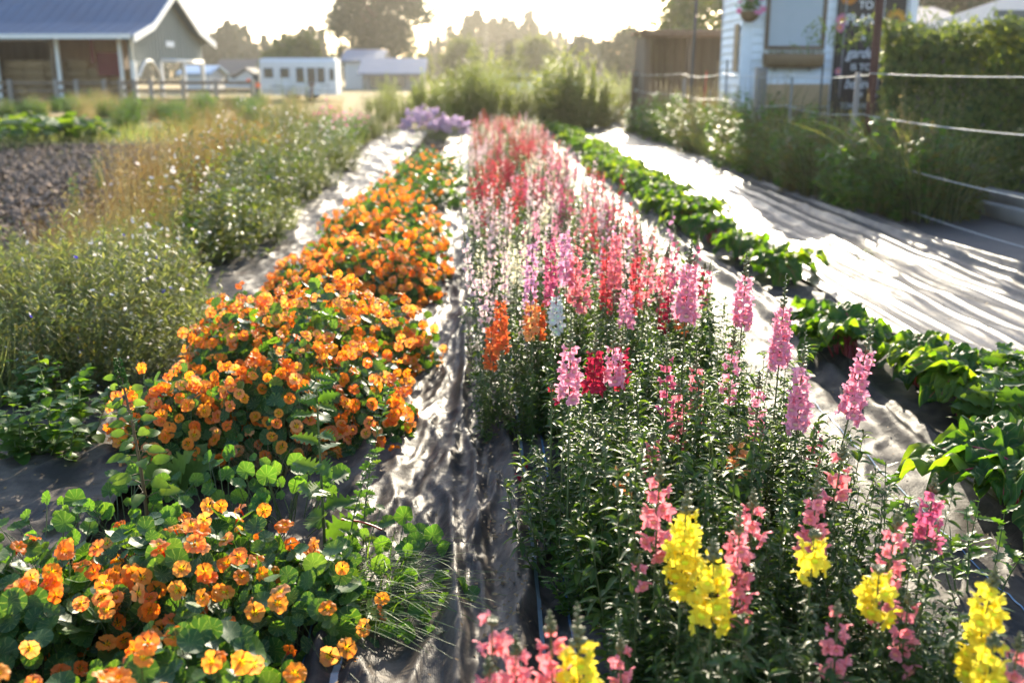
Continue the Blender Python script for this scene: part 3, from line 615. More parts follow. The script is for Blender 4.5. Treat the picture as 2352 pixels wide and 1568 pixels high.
SP = [  # tip pixel, height, lean, bloom span, florets, size, colour, label
    (1312, 718, .86, .0, 0, .68, .86, 15, .04, 'pink', 'sharp pink snapdragon spire with a long green tip at the path edge'),
    (1590, 548, .98, .0, .0, .70, .89, 26, .042, 'pink', 'highest pink snapdragon spire, its long bare stem against the bright fabric'),
    (1716, 572, .95, .02, 0, .70, .88, 20, .04, 'pink', 'tall slim pink snapdragon spire, second from the tallest towards the chard row'),
    (1806, 628, .93, .02, 0, .66, .86, 28, .038, 'pink', 'dense pink snapdragon spire with a pointed green tip, in front of the dark chard leaves'),
    (1852, 758, .82, .0, 0, .62, .84, 22, .038, 'pink', 'shorter pink snapdragon spire tucked against the dense tall one by the chard'),
    (2012, 728, .84, .13, .02, .62, .86, 24, .04, 'pink', 'pink snapdragon spire leaning far out over the dark fabric towards the chard'),
    (1408, 722, .80, .0, 0, .70, .84, 12, .038, 'pink', 'small pale pink snapdragon in front of the crimson one'),
    (1372, 742, .78, .0, 0, .70, .86, 16, .036, 'crimson', 'crimson snapdragon half hidden behind a small pink spire'),
    (1432, 735, .76, .0, 0, .70, .86, 12, .034, 'crimson', 'deep crimson snapdragon close behind the pale pink spire'),
    (1532, 735, .80, .0, 0, .6, .82, 10, .03, 'magenta', 'faded purple pink snapdragon with seed pods beside the crimson flowers'),
    (1690, 745, .72, .0, 0, .62, .88, 12, .034, 'pink', 'low pink snapdragon under the slim tall spire'),
    (1600, 790, .66, .0, 0, .55, .85, 14, .032, 'coral', 'low coral snapdragon at the foot of the tallest pink spire'),
    (1745, 850, .62, .0, 0, .6, .88, 12, .034, 'pink', 'low pink snapdragon in the leafy front clump below the slim spires'),
    (1560, 870, .6, .0, 0, .6, .9, 10, .032, 'coral', 'small coral snapdragon blooming amid sunlit leaves of the front clump'),
    (1880, 960, .5, .0, 0, .6, .9, 10, .03, 'magenta', 'small magenta snapdragon low on the chard side of the front clump'),
    (1500, 985, .55, .0, 0, .74, .92, 7, .034, 'coral', 'small coral snapdragon in the shaded leaves under the long pink spire'),
    (1428, 1060, .5, .0, 0, .78, .94, 5, .03, 'apricot', 'tiny half open apricot snapdragon deep in the dark leaves'),
    (1700, 980, .55, .0, 0, .72, .9, 6, .036, 'apricot', 'withering apricot snapdragon head above the dark leaves'),
    (1520, 1045, .68, -.01, 0, .63, .88, 12, .042, 'coral', 'blurred coral snapdragon spire standing left of the tall yellow one'),
    (1582, 1110, .68, .0, 0, .63, .87, 18, .042, 'yellow', 'tall blurred yellow snapdragon spire beside the coral one'),
    (1640, 1235, .62, .0, 0, .66, .9, 14, .042, 'yellow', 'short blurred yellow snapdragon under the tall yellow spire'),
    (1700, 1160, .62, .01, 0, .56, .86, 14, .04, 'coral', 'blurred coral pink snapdragon right beside the short yellow one'),
    (1732, 1120, .6, .0, 0, .76, .9, 6, .04, 'coral', 'few flowered pink snapdragon with bare tip behind the yellow blooms'),
    (1872, 1215, .58, .0, 0, .78, .95, 7, .04, 'yellow', 'small yellow snapdragon cluster standing alone over dark leaves'),
    (1880, 1080, .62, .0, 0, .62, .86, 11, .04, 'coral', 'pink snapdragon rising just above the lone small yellow cluster'),
    (1940, 1020, .62, .03, 0, .74, .92, 6, .042, 'coral', 'three fat pink snapdragon blossoms on a tip leaning over the black fabric'),
    (2150, 1085, .6, .03, 0, .66, .9, 12, .038, 'magenta', 'mauve pink snapdragon at the outer edge over the black fabric'),
    (2068, 1165, .6, .02, 0, .52, .9, 16, .038, 'coral', 'loose coral snapdragon beside the mauve pink one at the fabric edge'),
    (2020, 1300, .52, .0, 0, .78, .96, 8, .04, 'yellow', 'yellow snapdragon with an orange throat below the loose coral spire'),
    (1925, 1380, .5, .0, 0, .6, .92, 9, .034, 'coral', 'small coral snapdragon low between the yellow clusters'),
    (2090, 1360, .46, .0, 0, .6, .92, 8, .032, 'coral', 'small coral snapdragon almost hidden beneath the loose coral spire'),
    (2290, 1300, .58, .02, 0, .55, .9, 20, .04, 'yellow', 'large yellow snapdragon spire at the right edge of the photo'),
    (2285, 1450, .52, .0, 0, .55, .92, 18, .04, 'yellow', 'yellow snapdragon in the lower right corner under the large yellow spire'),
    (2345, 1450, .5, .0, 0, .6, .9, 8, .036, 'coral', 'coral snapdragon pushed against the lower right yellow spires'),
    (1325, 1385, .62, .0, 0, .62, .84, 16, .042, 'yellow', 'lone yellow snapdragon with a tall green tip near the bottom beside the pink cluster'),
    (1262, 1400, .58, .0, 0, .62, .9, 12, .038, 'coral', 'rose pink snapdragon directly beside the lone yellow spire at the bottom'),
    (1130, 1420, .55, .0, 0, .86, .97, 4, .038, 'coral', 'two pink snapdragon blossoms reaching out over the path fabric near the bottom'),
    (1185, 1455, .55, .0, 0, .58, .9, 20, .036, 'coral', 'thick salmon pink snapdragon spire at the bottom edge of the photo'),
    (1120, 1500, .52, .0, 0, .6, .9, 16, .036, 'coral', 'salmon pink snapdragon at the bottom edge, closest to the path'),
    (1425, 1460, .45, .0, 0, .6, .9, 9, .032, 'coral', 'dim coral snapdragon in shade right of the lone yellow spire'),
    (1880, 1555, .42, .0, 0, .6, .9, 8, .032, 'magenta', 'magenta snapdragon just peeking over the bottom edge'),
    (1470, 1270, .5, .0, 0, .86, .93, 3, .026, 'coral', 'snapdragon stem of coral buds without open flowers left of the yellow spires'),
    (1268, 880, .56, .0, 0, .9, .95, 2, .026, 'crimson', 'budding snapdragon stems at the path edge with one dark red blossom'),
    (1148, 672, .66, .0, 0, .6, .93, 26, .036, 'orange', 'flame orange snapdragon at the path corner of the rounded leafy clump'),
    (1130, 730, .52, .0, 0, .55, .92, 18, .034, 'orange', 'lower flame orange snapdragon spilling beside the path'),
    (1218, 668, .68, .0, 0, .7, .92, 15, .036, 'apricot', 'amber snapdragon between the flame orange and the white one'),
    (1240, 675, .62, .0, 0, .68, .94, 12, .034, 'orange', 'rusty orange snapdragon next to the white one'),
    (1278, 655, .68, .0, 0, .7, .92, 18, .036, 'white', 'single white snapdragon spire, the only white one in the bed'),
    (1440, 640, .72, .0, 0, .7, .92, 16, .036, 'pink', 'pink snapdragon in the middle clump above dark leaves'),
    (1345, 585, .78, .0, 0, .66, .9, 12, .036, 'coral', 'pale coral snapdragon in the middle clump behind the white one'),
    (1225, 540, .84, .0, 0, .56, .95, 24, .036, 'lilac', 'lilac snapdragon spire at the edge of the tall mixed clump'),
    (1262, 520, .88, .0, 0, .58, .92, 28, .036, 'magenta', 'rich magenta snapdragon spire in the tall mixed clump'),
    (1296, 505, .9, .0, 0, .66, .93, 22, .036, 'lilac', 'tall lilac pink snapdragon crowning the mixed clump'),
    (1330, 530, .86, .0, 0, .6, .9, 20, .036, 'coral', 'coral snapdragon in the mixed clump next to the tall lilac one'),
    (1420, 505, .9, .0, 0, .64, .92, 28, .036, 'coral', 'bright salmon snapdragon, broadest in the mixed clump'),
    (1392, 540, .82, .0, 0, .55, .9, 22, .034, 'red', 'red snapdragon under the broad salmon spire'),
    (1465, 560, .8, .0, 0, .6, .92, 18, .034, 'red', 'red snapdragon at the chard side of the mixed clump'),
    (1500, 560, .82, .05, 0, .66, .9, 14, .034, 'coral', 'coral snapdragon leaning from the mixed clump over the bright fabric'),
    (1535, 565, .8, .08, 0, .72, .92, 10, .034, 'coral', 'pink snapdragon tip leaning farthest out towards the chard row'),
    (1620, 600, .6, .0, 0, .6, .92, 14, .032, 'crimson', 'wine red snapdragon low behind the tallest pink spire'),
    (1530, 640, .62, .0, 0, .55, .92, 18, .032, 'crimson', 'wine red snapdragon in shadow right of the middle clump'),
    (1570, 655, .6, .0, 0, .6, .92, 14, .032, 'orange', 'small orange snapdragon above the wine red one in shadow'),
]
for (px, py, h, lx, ly, t0, t1, nf, size, col, lab) in SP:
    x, y = tip(px, py, h, lx, ly)
    size *= .86 if col not in ('yellow',) else .95; nf = int(nf * 1.15); f = min(1.12, max(.62, h / .8))
    if col in ('orange', 'apricot', 'white') and h < .7: f *= .92
    sp = [(0, 0, h, lx, ly, t0, t1, nf, size, col)]
    snap(x, y, sp, lab, 'snapdragons near the camera', f)
# leafy plants not in bloom that fill the front clump
k = 0
for i in range(13):
    for j in range(4):
        y = 1.25 + i * .3 + random.uniform(-.07, .07); x = .38 + j * .19 + random.uniform(-.06, .06)
        if y < 1.9 and x < .5: continue
        if 4.0 < y < 4.5 and x < .75 : continue
        t = thing('snapdragon_plant', (x, y, 0), 'leafy green snapdragon plant without open flowers in the front clump', 'snapdragon', 'flowerless snapdragons of the front clump')
        f = link('foliage', random.choice(FOL), t); f.rotation_euler.z = random.uniform(0, 6.28); s = random.uniform(.85, 1.2); f.scale = (s, s, s * (1.08 if y > 1.9 else .8))
# maroon stray over the path
x, y = tip(1190, 1042, .2, -.05, -.02)
t = snap(x, y, [(0, 0, .2, -.05, -.02, .55, .95, 3, .026, 'crimson')], 'stray dark red snapdragon sprig lying over the path fabric', fol=False)
# ---- the long far part of the bed
def spike_mesh(col, n=3):
    out = []
    for i in range(n):
        h = random.uniform(.72, .88); a, A, P = spike_parts(h, random.uniform(-.05, .05), random.uniform(-.05, .05), random.uniform(.52, .62), random.uniform(.86, .93), random.choice([12, 16, 20]), .025, 18, 9, 8)
        fl = FLO_LO[i % 2]; a.inst(fl, A, P, m=np.tile(np.where(fl[3] == 0, 3, 0), len(P)))
        out.append(a.mesh('snapdragon_spike', SM() + [M['s_' + col]]))
    return out
SPM = {c: spike_mesh(c) for c in SN}
NAMEC = {'pink': 'pink', 'coral': 'coral', 'magenta': 'magenta', 'crimson': 'crimson', 'red': 'red', 'pale': 'pale blush', 'cream': 'cream', 'yellow': 'yellow', 'orange': 'orange', 'apricot': 'apricot', 'white': 'white', 'lilac': 'lilac'}
def zone(x, y):
    u = (x - .05) / .95; r = random.random()
    if y < 6.4: return random.choice(['pale', 'pale', 'cream', 'cream', 'pale']) if u < .4 else random.choice(['coral', 'magenta', 'pink', 'coral', 'pink', 'red', 'magenta', 'pale', 'lilac'])
    if y < 8.2: return random.choice(['crimson', 'red', 'pale']) if u < .22 else random.choice(['pale', 'pale', 'cream', 'magenta', 'red', 'pale']) if u < .7 else random.choice(['crimson', 'pink', 'magenta', 'pale'])
    if y < 11: return random.choice(['crimson', 'red', 'red']) if u < .35 else random.choice(['cream', 'pale', 'coral', 'pink', 'red', 'magenta'])
    if y < 15: return random.choice(['red', 'coral', 'crimson', 'pale']) if u < .4 else random.choice(['cream', 'pale', 'coral', 'pink', 'red'])
    return random.choice(['coral', 'red', 'coral', 'pale', 'cream'])
y = 4.55
while y < 22:
    for j in range(4):
        ex = max(.06, .24 - .016 * y); x = ex + j * (.98 - ex) / 3 + random.uniform(-.08, .08); yy = y + random.uniform(-.12, .12)
        col = zone(x, yy); zn = 'mid bed' if yy < 8.2 else 'far bed'
        sparse = .62 if col in ('pale', 'cream') else 1
        t = thing('snapdragon_plant', (x, yy, 0), '%s snapdragon with several spires massed in the %s' % (NAMEC[col], 'middle of the long bed' if yy < 8.2 else 'far half of the long bed'), 'snapdragon',
                  '%s snapdragons of the %s' % (NAMEC[col], zn))
        f = link('foliage', random.choice(FOLF), t); f.rotation_euler.z = random.uniform(0, 6.28); f.scale = (1, 1, random.uniform(.95, 1.2))
        for q in range(random.randint(3, 5)):
            an = q * 1.2 + random.random(); r_ = random.uniform(.02, .15)
            s = link('flower_spike', random.choice(SPM[col]), t, (r_ * math.cos(an), r_ * math.sin(an), 0)); s.rotation_euler = (random.uniform(-.1, .1), random.uniform(-.1, .1), random.uniform(0, 6.28))
            k = random.uniform(.74, 1.0); s.scale = (k, k, k)
    y += .36 if y < 9 else .5
# ------------------------------------------------------------------ chard row
def chard_leaf(k):
    L = .25; Wd = random.uniform(.075, .1); ph = random.uniform(0, 6); rise = random.uniform(.5, 1.0); st = random.uniform(.12, .18)
    def cl(u): # centre line after the stalk
        return .45 * st + L * (u - .12 * u * u), st + L * (rise * .55 * u - (.42 + .4 * rise) * u * u)
    def f(u, v):
        w = Wd * np.sin(np.pi * np.clip(u, 0, 1) ** .8 * .98 + .02) ** .62 * (1 + .08 * np.sin(17 * u + ph)); yy, zz = cl(u)
        z = zz + .18 * np.abs(v) * w + .024 * np.sin(17 * u + ph + 2 * np.sign(v)) * np.abs(v) ** 1.6 + .007 * np.sin(24 * u + 7 * v + ph) + .005 * np.sin(40 * u - 9 * v); return (v * w * (1 - .1 * np.abs(v) * np.sin(9 * u + ph)), yy + .01 * np.sin(9 * v + ph), z)
    b = Acc(); b.add(*patch(22, 13, f)[:3], r=random.random()); s = Acc()
    tubes(s, [(0, 0, 0)], [(0, .2 * st, .55 * st)], [(0, .45 * st, st)], .007, .004, 5, 6, 0)
    us = np.linspace(0, .92, 9); yy, zz = cl(us); P = np.stack([0 * us, yy, zz - .001], -1); tubes(s, P[:-1], (P[:-1] + P[1:]) / 2, P[1:], np.linspace(.004, .0012, 8), np.linspace(.0037, .001, 8), 2, 5, 0)
    return b.mesh('chard_leaf', M['chard']), s.mesh('chard_stalk', M['chardstalk'])
CL = [chard_leaf(k) for k in range(7)]
CLL = ['big chard with torn sunlit leaves at the right edge above the black fabric', 'large dark green chard with backlit rims beside the jagged green weed', 'dark leaved chard behind the jagged green weed',
       'bushy chard showing red stalks beside the leaning pink snapdragon', 'chard with bright green leaf tips just past the red stalked one']
def chard(x, y, n, s, label, group, stalk=True):
    t = thing('chard_plant', (x, y, 0), label, 'chard', group)
    for i in range(n):
        lm, sm = random.choice(CL); o = link('leaf', lm, t); k = s * random.uniform(.75, 1.15); o.scale = (k, k, k)
        o.rotation_euler = (random.uniform(-.25, .45) if i < n * .6 else random.uniform(.2, .55), random.uniform(-.2, .2), i * 2.4 + random.uniform(-.3, .3)); o.location = (random.uniform(-.05, .05), random.uniform(-.05, .05), 0)
        if stalk: link('stalk', sm, o)
    return t
CP = [(2345, 1210, 19, 1.3), (2215, 975, 18, 1.2), (2120, 905, 16, 1.05), (1945, 845, 17, 1.05), (1900, 800, 13, .95)]
for (px, py, n, s), lab in zip(CP, CLL):
    p = G(px, py); chard(p.x, p.y, n, s, lab, 'chard plants along the row')
for px, py, n, s in ((1790, 655, 18, 1.1), (1700, 610, 18, 1.1), (1640, 565, 16, 1.05)):
    p = G(px, py); chard(p.x, p.y, n, s, 'yellowing chard in the clump set apart beyond the pink spires', 'chard plants of the middle clump')
y = 9.6
while y < 27:
    chard(2.02 + random.uniform(-.12, .12), y, 16, 1.1, 'small distant chard plant in the unbroken far part of the chard row', 'far chard plants in the row', y < 13)
    if y < 20: chard(2.22 + random.uniform(-.1, .1), y + .2, 12, 1.0, 'small distant chard plant in the unbroken far part of the chard row', 'far chard plants in the row', False)
    y += .48 if y < 16 else .7
# ------------------------------------------------------------------ generic herbs and grasses
def daisy(np_, cup, w):
    a = Acc()
    for i in range(np_):
        an = 6.283 * i / np_
        a.add(*patch(2, 2, lambda u, v: ((.15 + .85 * u) * math.cos(an) - v * w * math.sin(an), (.15 + .85 * u) * math.sin(an) + v * w * math.cos(an), cup * u))[:3], r=.5)
    return a.tmpl()
DAISY = daisy(7, .2, .3); STARF = daisy(5, .45, .36)
def herb_acc(ns, h, spread, nlf, ll, tm, lean=1.0, t0=.12, lup=(-.1, .9), sr=.003, flower=None, fs=.02, fp=.6, hv=(.6, 1.1), base=.45, flat=.45, fm=2, nfl=1):
    a = Acc(); an = U(0, 6.28, ns); rr = spread * np.sqrt(U(0, 1, ns)); hh = h * U(*hv, ns); hh = hh * (1 - .35 * (rr / spread) ** 2)
    P0 = np.stack([rr * base * np.cos(an), rr * base * np.sin(an), 0 * an], -1); P2 = np.stack([rr * lean * np.cos(an), rr * lean * np.sin(an), hh], -1) + RG.normal(size=(ns, 3)) * .04 * h
    P1 = (P0 + P2) / 2 + RG.normal(size=(ns, 3)) * .04 * h
    tubes(a, P0, P1, P2, sr, sr * .4, 5, 3, 0)
    if nlf:
        t = U(t0, 1, (ns, nlf)); T_ = t[..., None]
        C = ((1 - T_) ** 2 * P0[:, None] + 2 * T_ * (1 - T_) * P1[:, None] + T_ ** 2 * P2[:, None]).reshape(-1, 3); n = len(C); g = U(0, 6.28, n)
        ax = nrm(np.stack([np.cos(g), np.sin(g), U(*lup, n)], -1)); up = nrm(np.array([0, 0, 1.]) + rvec(n) * flat)
        a.inst(tm, frames(ax, up, ll * U(.5, 1.2, n) * (1.2 - .5 * t.ravel())), C, m=1)
    if flower is not None:
        s = RG.random(ns) < fp; F = np.repeat(P2[s], nfl, 0); n = len(F)
        if nfl > 1: F = F + RG.normal(size=F.shape) * .05 * h
        if n: a.inst(flower, perp_frames(nrm(rvec(n) * .8 + np.array([0, -.2, .8])), fs * U(.7, 1.2, n)), F, m=fm)
    return a
def tuft_acc(n, h, spread, wd, lean=1.3, hv=(.5, 1.1)):
    a = Acc(); an = U(0, 6.28, n); rr = spread * np.sqrt(U(0, 1, n)); hh = h * U(*hv, n); d = U(.1, .8, n) * lean * h
    P0 = np.stack([rr * np.cos(an), rr * np.sin(an), 0 * an], -1); D = np.stack([np.cos(an), np.sin(an), 0 * an], -1) + RG.normal(size=(n, 3)) * .6; D[:, 2] = 0
    P2 = P0 + D * d[:, None] * .5 + np.array([0, 0, 1]) * hh[:, None]; P1 = P0 + D * d[:, None] * .1 + np.array([0, 0, .75]) * hh[:, None]
    ribbons(a, P0, P1, P2, wd, 5); return a
def seedheads(a, n, h, spread, m, ln=.12):
    an = U(0, 6.28, n); rr = spread * np.sqrt(U(0, 1, n)); hh = h * U(.75, 1.1, n); P0 = np.stack([rr * np.cos(an), rr * np.sin(an), 0 * an], -1)
    P2 = P0 * 1.6 + np.array([0, 0, 1]) * hh[:, None] + RG.normal(size=(n, 3)) * .05; tubes(a, P0, (P0 + P2) / 2, P2, .0016, .0009, 4, 3, m)
    for q in range(9):
        t = 1 - q * ln / 9; C = P0 + (P2 - P0) * t + RG.normal(size=P0.shape) * .008; g = rvec(n); g[:, 2] = np.abs(g[:, 2]) + .3; a.inst(DIAM, frames(nrm(g), rvec(n), U(.014, .03, n)), C, m=m)
def place(protos, mats, name, spots, label, cat, group, sr=(.85, 1.15)):
    """one thing per spot; copies share mesh data; parts split by material"""
    for sp in spots:
        x, y = sp[:2]; s = (sp[2] if len(sp) > 2 else 1) * random.uniform(*sr)
        o = link(name, random.choice(protos), None, (x, y, 0)); o.rotation_euler.z = random.uniform(0, 6.28); o.scale = (s, s, s * random.uniform(.9, 1.1))
        tag(o, sp[3] if len(sp) > 3 else label, cat, group)
def px(*pts): return [(G(p[0], p[1]).x, G(p[0], p[1]).y, *p[2:]) for p in pts]
SL = lambda k: [M['stem'], M[k]]
# ---- foreground weeds among the nasturtiums
def mallow(x, y, n, h, spread, label, sz=.027):
    t = thing('mallow_weed', (x, y, 0), label, 'weed', 'mallow weeds between the nasturtiums')
    st, lf = Acc(), Acc(); an = U(0, 6.28, n); rr = spread * np.sqrt(U(.05, 1, n)); P = np.stack([rr * np.cos(an), rr * np.sin(an), h * U(.35, 1.05, n) * (1 - .3 * rr / spread)], -1)
    b = P * np.array([.25, .25, .0]) + RG.normal(size=P.shape) * .02 * np.array([1, 1, 0]); tubes(st, b, (b + P) / 2 + RG.normal(size=P.shape) * .02, P, .0021, .0014, 5, 4)
    fc = nrm(np.array([0, -.5, .6]) + rvec(n) * .5); lf.inst(MLEAF, perp_frames(fc, sz * U(.55, 1.25, n)), P)
    st.build('stems', M['stem'], t); lf.build('foliage', M['mallow'], t)
for (p_, n, h, s, lab) in (((120, 1330), 48, .24, .26, 'round leaved mallow weed at the outer near edge of the nasturtium bed'), ((300, 1240), 36, .24, .24, 'mallow weed sprawling left of the amaranth stem'),
        ((520, 1240), 34, .3, .22, 'mallow weed with lime green backlit leaves before the dark gap'), ((660, 1230), 34, .28, .22, 'mallow weed growing through the peach nasturtiums near the toothed weed'),
        ((880, 1330), 40, .2, .22, 'mallow weed hanging over the path fabric with bright round leaves'), ((930, 1430), 26, .13, .2, 'low mallow weed lying in the grass tangle on the path')):
    q = G(*p_); mallow(q.x, q.y, n, h, s, lab)
def amaranth(x, y, h, label, n=16, lean=(-.03, .02), big=.1):
    t = thing('amaranth_weed', (x, y, 0), label, 'weed'); st, lf, sd_ = Acc(), Acc(), Acc()
    c = (np.zeros(3), np.array([lean[0] * -.2, 0, h * .5]), np.array([lean[0], lean[1], h])); tubes(st, [c[0]], [c[1]], [c[2]], .0075, .003, 9, 7)
    tl = np.linspace(.3, .97, n); T = qt(c, tl); C = qb(c, tl); g = np.arange(n) * 2.4; ax = nrm(np.stack([np.cos(g), np.sin(g), U(.15, .7, n)], -1)); pl = .045 * (1.3 - tl)
    tubes(st, C, C + ax * pl[:, None] * .6 + (0, 0, .004), C + ax * pl[:, None], .0022, .0015, 4, 4)
    lf.inst(AMAR, frames(nrm(ax * np.array([1, 1, .4])), nrm(np.array([0, -.7, .7]) + rvec(n) * .3), big * (1.25 - .75 * tl)), C + ax * pl[:, None])
    for k in range(140):
        tt = U(.9, 1.07); an = U(0, 6.28); r_ = .011 * (1.12 - tt) / .2 + .002; sd_.inst(BUDT, frames([[math.cos(an), math.sin(an), .8]], [[0, 0, 1.]], .011), [c[0] + (c[2] - c[0]) * tt + np.array([math.cos(an), math.sin(an), 0]) * r_])
    st.build('stem', M['stemred'], t); lf.build('leaves', M['weedlight'], t); sd_.build('seed_head', M['weed'], t)
q = G(345, 1262, .0); amaranth(q.x - .0, q.y, .60, 'tall amaranth weed with reddish stem and green seed tip rising from the near nasturtiums', 34, (-.045, .02), .08)
def tooth_weed(x, y, h, label, n, ll, tm, lean, mat='weed', r=.006, name='thistle_weed', group=None):
    t = thing(name, (x, y, 0), label, 'weed', group); st, lf = Acc(), Acc(); c = (np.zeros(3), np.array([0, 0, h * .5]), np.array([lean[0], lean[1], h])); tubes(st, [c[0]], [c[1]], [c[2]], r, r * .4, 9, 6)
    tl = np.concatenate([np.linspace(.15, .99, n), U(.84, 1, n // 2)]); n = len(tl); C = qb(c, tl); g = np.arange(n) * 2.2; ax = nrm(np.stack([np.cos(g), np.sin(g), U(.1, .6, n)], -1))
    lf.inst(tm, frames(ax, nrm(np.array([0, -.5, .8]) + rvec(n) * .4), ll * (1.25 - .75 * tl)), C); st.build('stem', M['stem'], t); lf.build('leaves', M[mat], t)
q = G(748, 1290); tooth_weed(q.x, q.y, .62, 'upright toothed weed with thick green stem beside the path edge of the nasturtiums', 18, .125, TOOTH, (.0, 0))
q = G(835, 1300); tooth_weed(q.x, q.y, .58, 'thin wiry weed with narrow leaves standing against the bright path fabric', 34, .05, TOOTH2, (.10, .04), r=.003, name='wiry_weed')
q = G(800, 1330); tooth_weed(q.x, q.y, .42, 'second thin wiry weed leaning over the mallow leaves', 28, .045, TOOTH2, (.10, .0), r=.0028, name='wiry_weed')
# sow thistle leaves behind the amaranth
t = thing('sow_thistle', (*G(395, 1130)[:2], 0), 'rosette of long pale green toothed leaves behind the amaranth weed', 'weed'); a = Acc()
g = np.arange(13) * 2.4; ax = nrm(np.stack([np.cos(g), np.sin(g), U(.4, 1.6, 13)], -1)); a.inst(TOOTH, frames(ax, nrm(np.array([0, -.7, .6]) + rvec(13) * .3), U(.14, .24, 13)), np.zeros((13, 3)) + (0, 0, .02)); a.build('leaves', M['weedlight'], t)
# grass tangle lying on the fabric
a = Acc(); n = 260; P0 = np.stack([U(-.25, .1, n), U(-.2, .2, n), U(0, .06, n)], -1); D = np.stack([U(-.05, .34, n), U(-.28, .08, n), U(-.01, .05, n)], -1)
ribbons(a, P0, P0 + D * .5 + np.stack([0 * D[:, 0], 0 * D[:, 0], U(.03, .13, n)], -1), P0 + D + (0, 0, .03), .0042, 6, 1); tubes(a, P0[:40], P0[:40] + D[:40] * .5 + (0, 0, .06), P0[:40] + D[:40] * 1.25 + (0, 0, .02), .0013, .0008, 5, 3, 0)
o = a.build('grass_tangle', [M['stem'], M['weed']], None, (*G(860, 1400)[:2], .03)); tag(o, 'tangle of flattened green grass blades spilling onto the path fabric', 'grass')
for (p_, hh, mt, lab) in (((640, 1100), .17, 'dry', 'arching pale straw grass in the gap between nasturtium mounds'), ((560, 1085), .13, 'dry', 'small straw coloured grass tuft behind the lime mallow leaves')):
    o = tuft_acc(300, hh, .1, .0028, 2.3).build('grass_tuft', M[mt], None, (*G(*p_)[:2], 0)); tag(o, lab, 'grass')
# red drip tube scrap
a = Acc(); tubes(a, [(0, 0, .2)], [(.06, .02, .19)], [(.12, .01, .16)], .003, .003, 6, 6); o = a.build('red_twig', M['redplastic'], None, (*G(790, 1330)[:2], 0)); tag(o, 'thin bright red stalk among the mallow leaves by the path', 'twig')
# dead leaves and debris lying in the folds
def litter(n, xf, y0, y1, zf, name, sz=(.008, .02), mats=None):
    a = Acc(); y = y0 + (y1 - y0) * U(0, 1, n) ** 1.4; x = xf(y); z = zf(x, y) + .006; a.inst(OVS, frames(nrm(rvec(n) * np.array([1, 1, .25])), nrm(np.array([0, 0, 1.]) + rvec(n) * .5), U(*sz, n)), np.stack([x, y, z], -1)); o = a.build(name, mats); tag(o, kind='stuff'); return o
M['deadleaf'] = solid('dead_leaves', [(.09, .05, .03), (.2, .12, .05), (.28, .19, .08)], .8, .3, 40)
litter(700, lambda y: .03 + mean(y, 2, .07, .55) + RG.normal(size=y.shape) * .035, 1.6, 9, z_path, 'leaf_litter', mats=M['deadleaf'])
litter(350, lambda y: U(-.4, .4, len(y)), 1.6, 10, z_path, 'leaf_litter', mats=M['deadleaf'])
litter(800, lambda y: U(-2.1, -1.3, len(y)), 2.4, 10, z_left, 'leaf_litter', mats=M['deadleaf'])
litter(500, lambda y: 4.15 - U(0, 1, len(y)) ** 3 * 1.7, 5, 22, z_right, 'leaf_litter', (.012, .03), M['deadleaf'])
litter(300, lambda y: U(1.25, 1.75, len(y)), 1.8, 9, z_mid, 'leaf_litter', (.008, .018), M['deadleaf'])
a = Acc(); a.inst(TOOTH, frames([[.6, .8, .3]], [[0, 0, 1.]], .05), [[0, 0, 0.01]]); o = a.build('curled_leaf', M['dry'], None, (*G(1005, 1518)[:2], .07)); tag(o, 'single curled tan leaf lying on the path fabric near the bottom', 'dead leaf')
# side shoots at the path side of the snapdragons
for (p_, h, lab) in (((1240, 1340), .3, 'pale leafy goosefoot weed reaching over the blue striped fabric'), ((1265, 1250), .36, 'goosefoot weed in the shade on the path side of the snapdragons'), ((1290, 1450), .28, 'shaded goosefoot weed low at the path edge near the bottom')):
    q = G(*p_); o = herb_acc(8, h, .14, 22, .05, TOOTH2, 1.1, .2, (0, .9)).build('goosefoot_weed', SL('weed'), None, (q.x + .06, q.y, 0)); tag(o, lab, 'weed')
for (p_, h, lab) in (((1660, 1000), .5, 'grey green hairy weed with long oval leaves between the tall pink spires'), ((1500, 960), .48, 'hairy pale weed with opposite leaves near the crimson flowers'), ((2040, 1370), .42, 'toothed green weed between the coral spires and the black fabric'), ((2240, 1400), .4, 'broad leaved green weed above the large yellow spire')):
    q = G(*p_); o = herb_acc(6, h, .13, 12, .075, TOOTH2, 1.1, .3, (.1, .9), .0035).build('hairy_weed', SL('weedlight' if p_[0] < 1700 else 'weed'), None, (q.x, q.y, 0)); tag(o, lab, 'weed')
q = G(2235, 1010); tooth_weed(q.x, q.y - .1, .42, 'jagged dark green weed growing among the chard leaves', 30, .17, TOOTH2, (.05, 0), 'weed', .006, 'jagged_weed')
q = G(2285, 985); tooth_weed(q.x, q.y - .1, .36, 'second jagged weed against the glossy sheet behind the chard', 26, .14, TOOTH2, (.05, 0), 'weed', .005, 'jagged_weed')
# creeping weed on the glossy sheet
for p_, lab in (((1985, 605), 'small creeping weed sprawled across a fold of the glossy sheet'), ((1750, 420), 'flat dead weed lying on the blazing glossy sheet'), ((1665, 395), 'small dark weed clump on the glossy sheet')):
    q = G(*p_); o = herb_acc(12, .1, .22, 16, .035, OVS, 1.4, .1, (-.1, .5), base=.1).build('creeping_weed', SL('weed'), None, (q.x, q.y, .03)); tag(o, lab, 'weed')
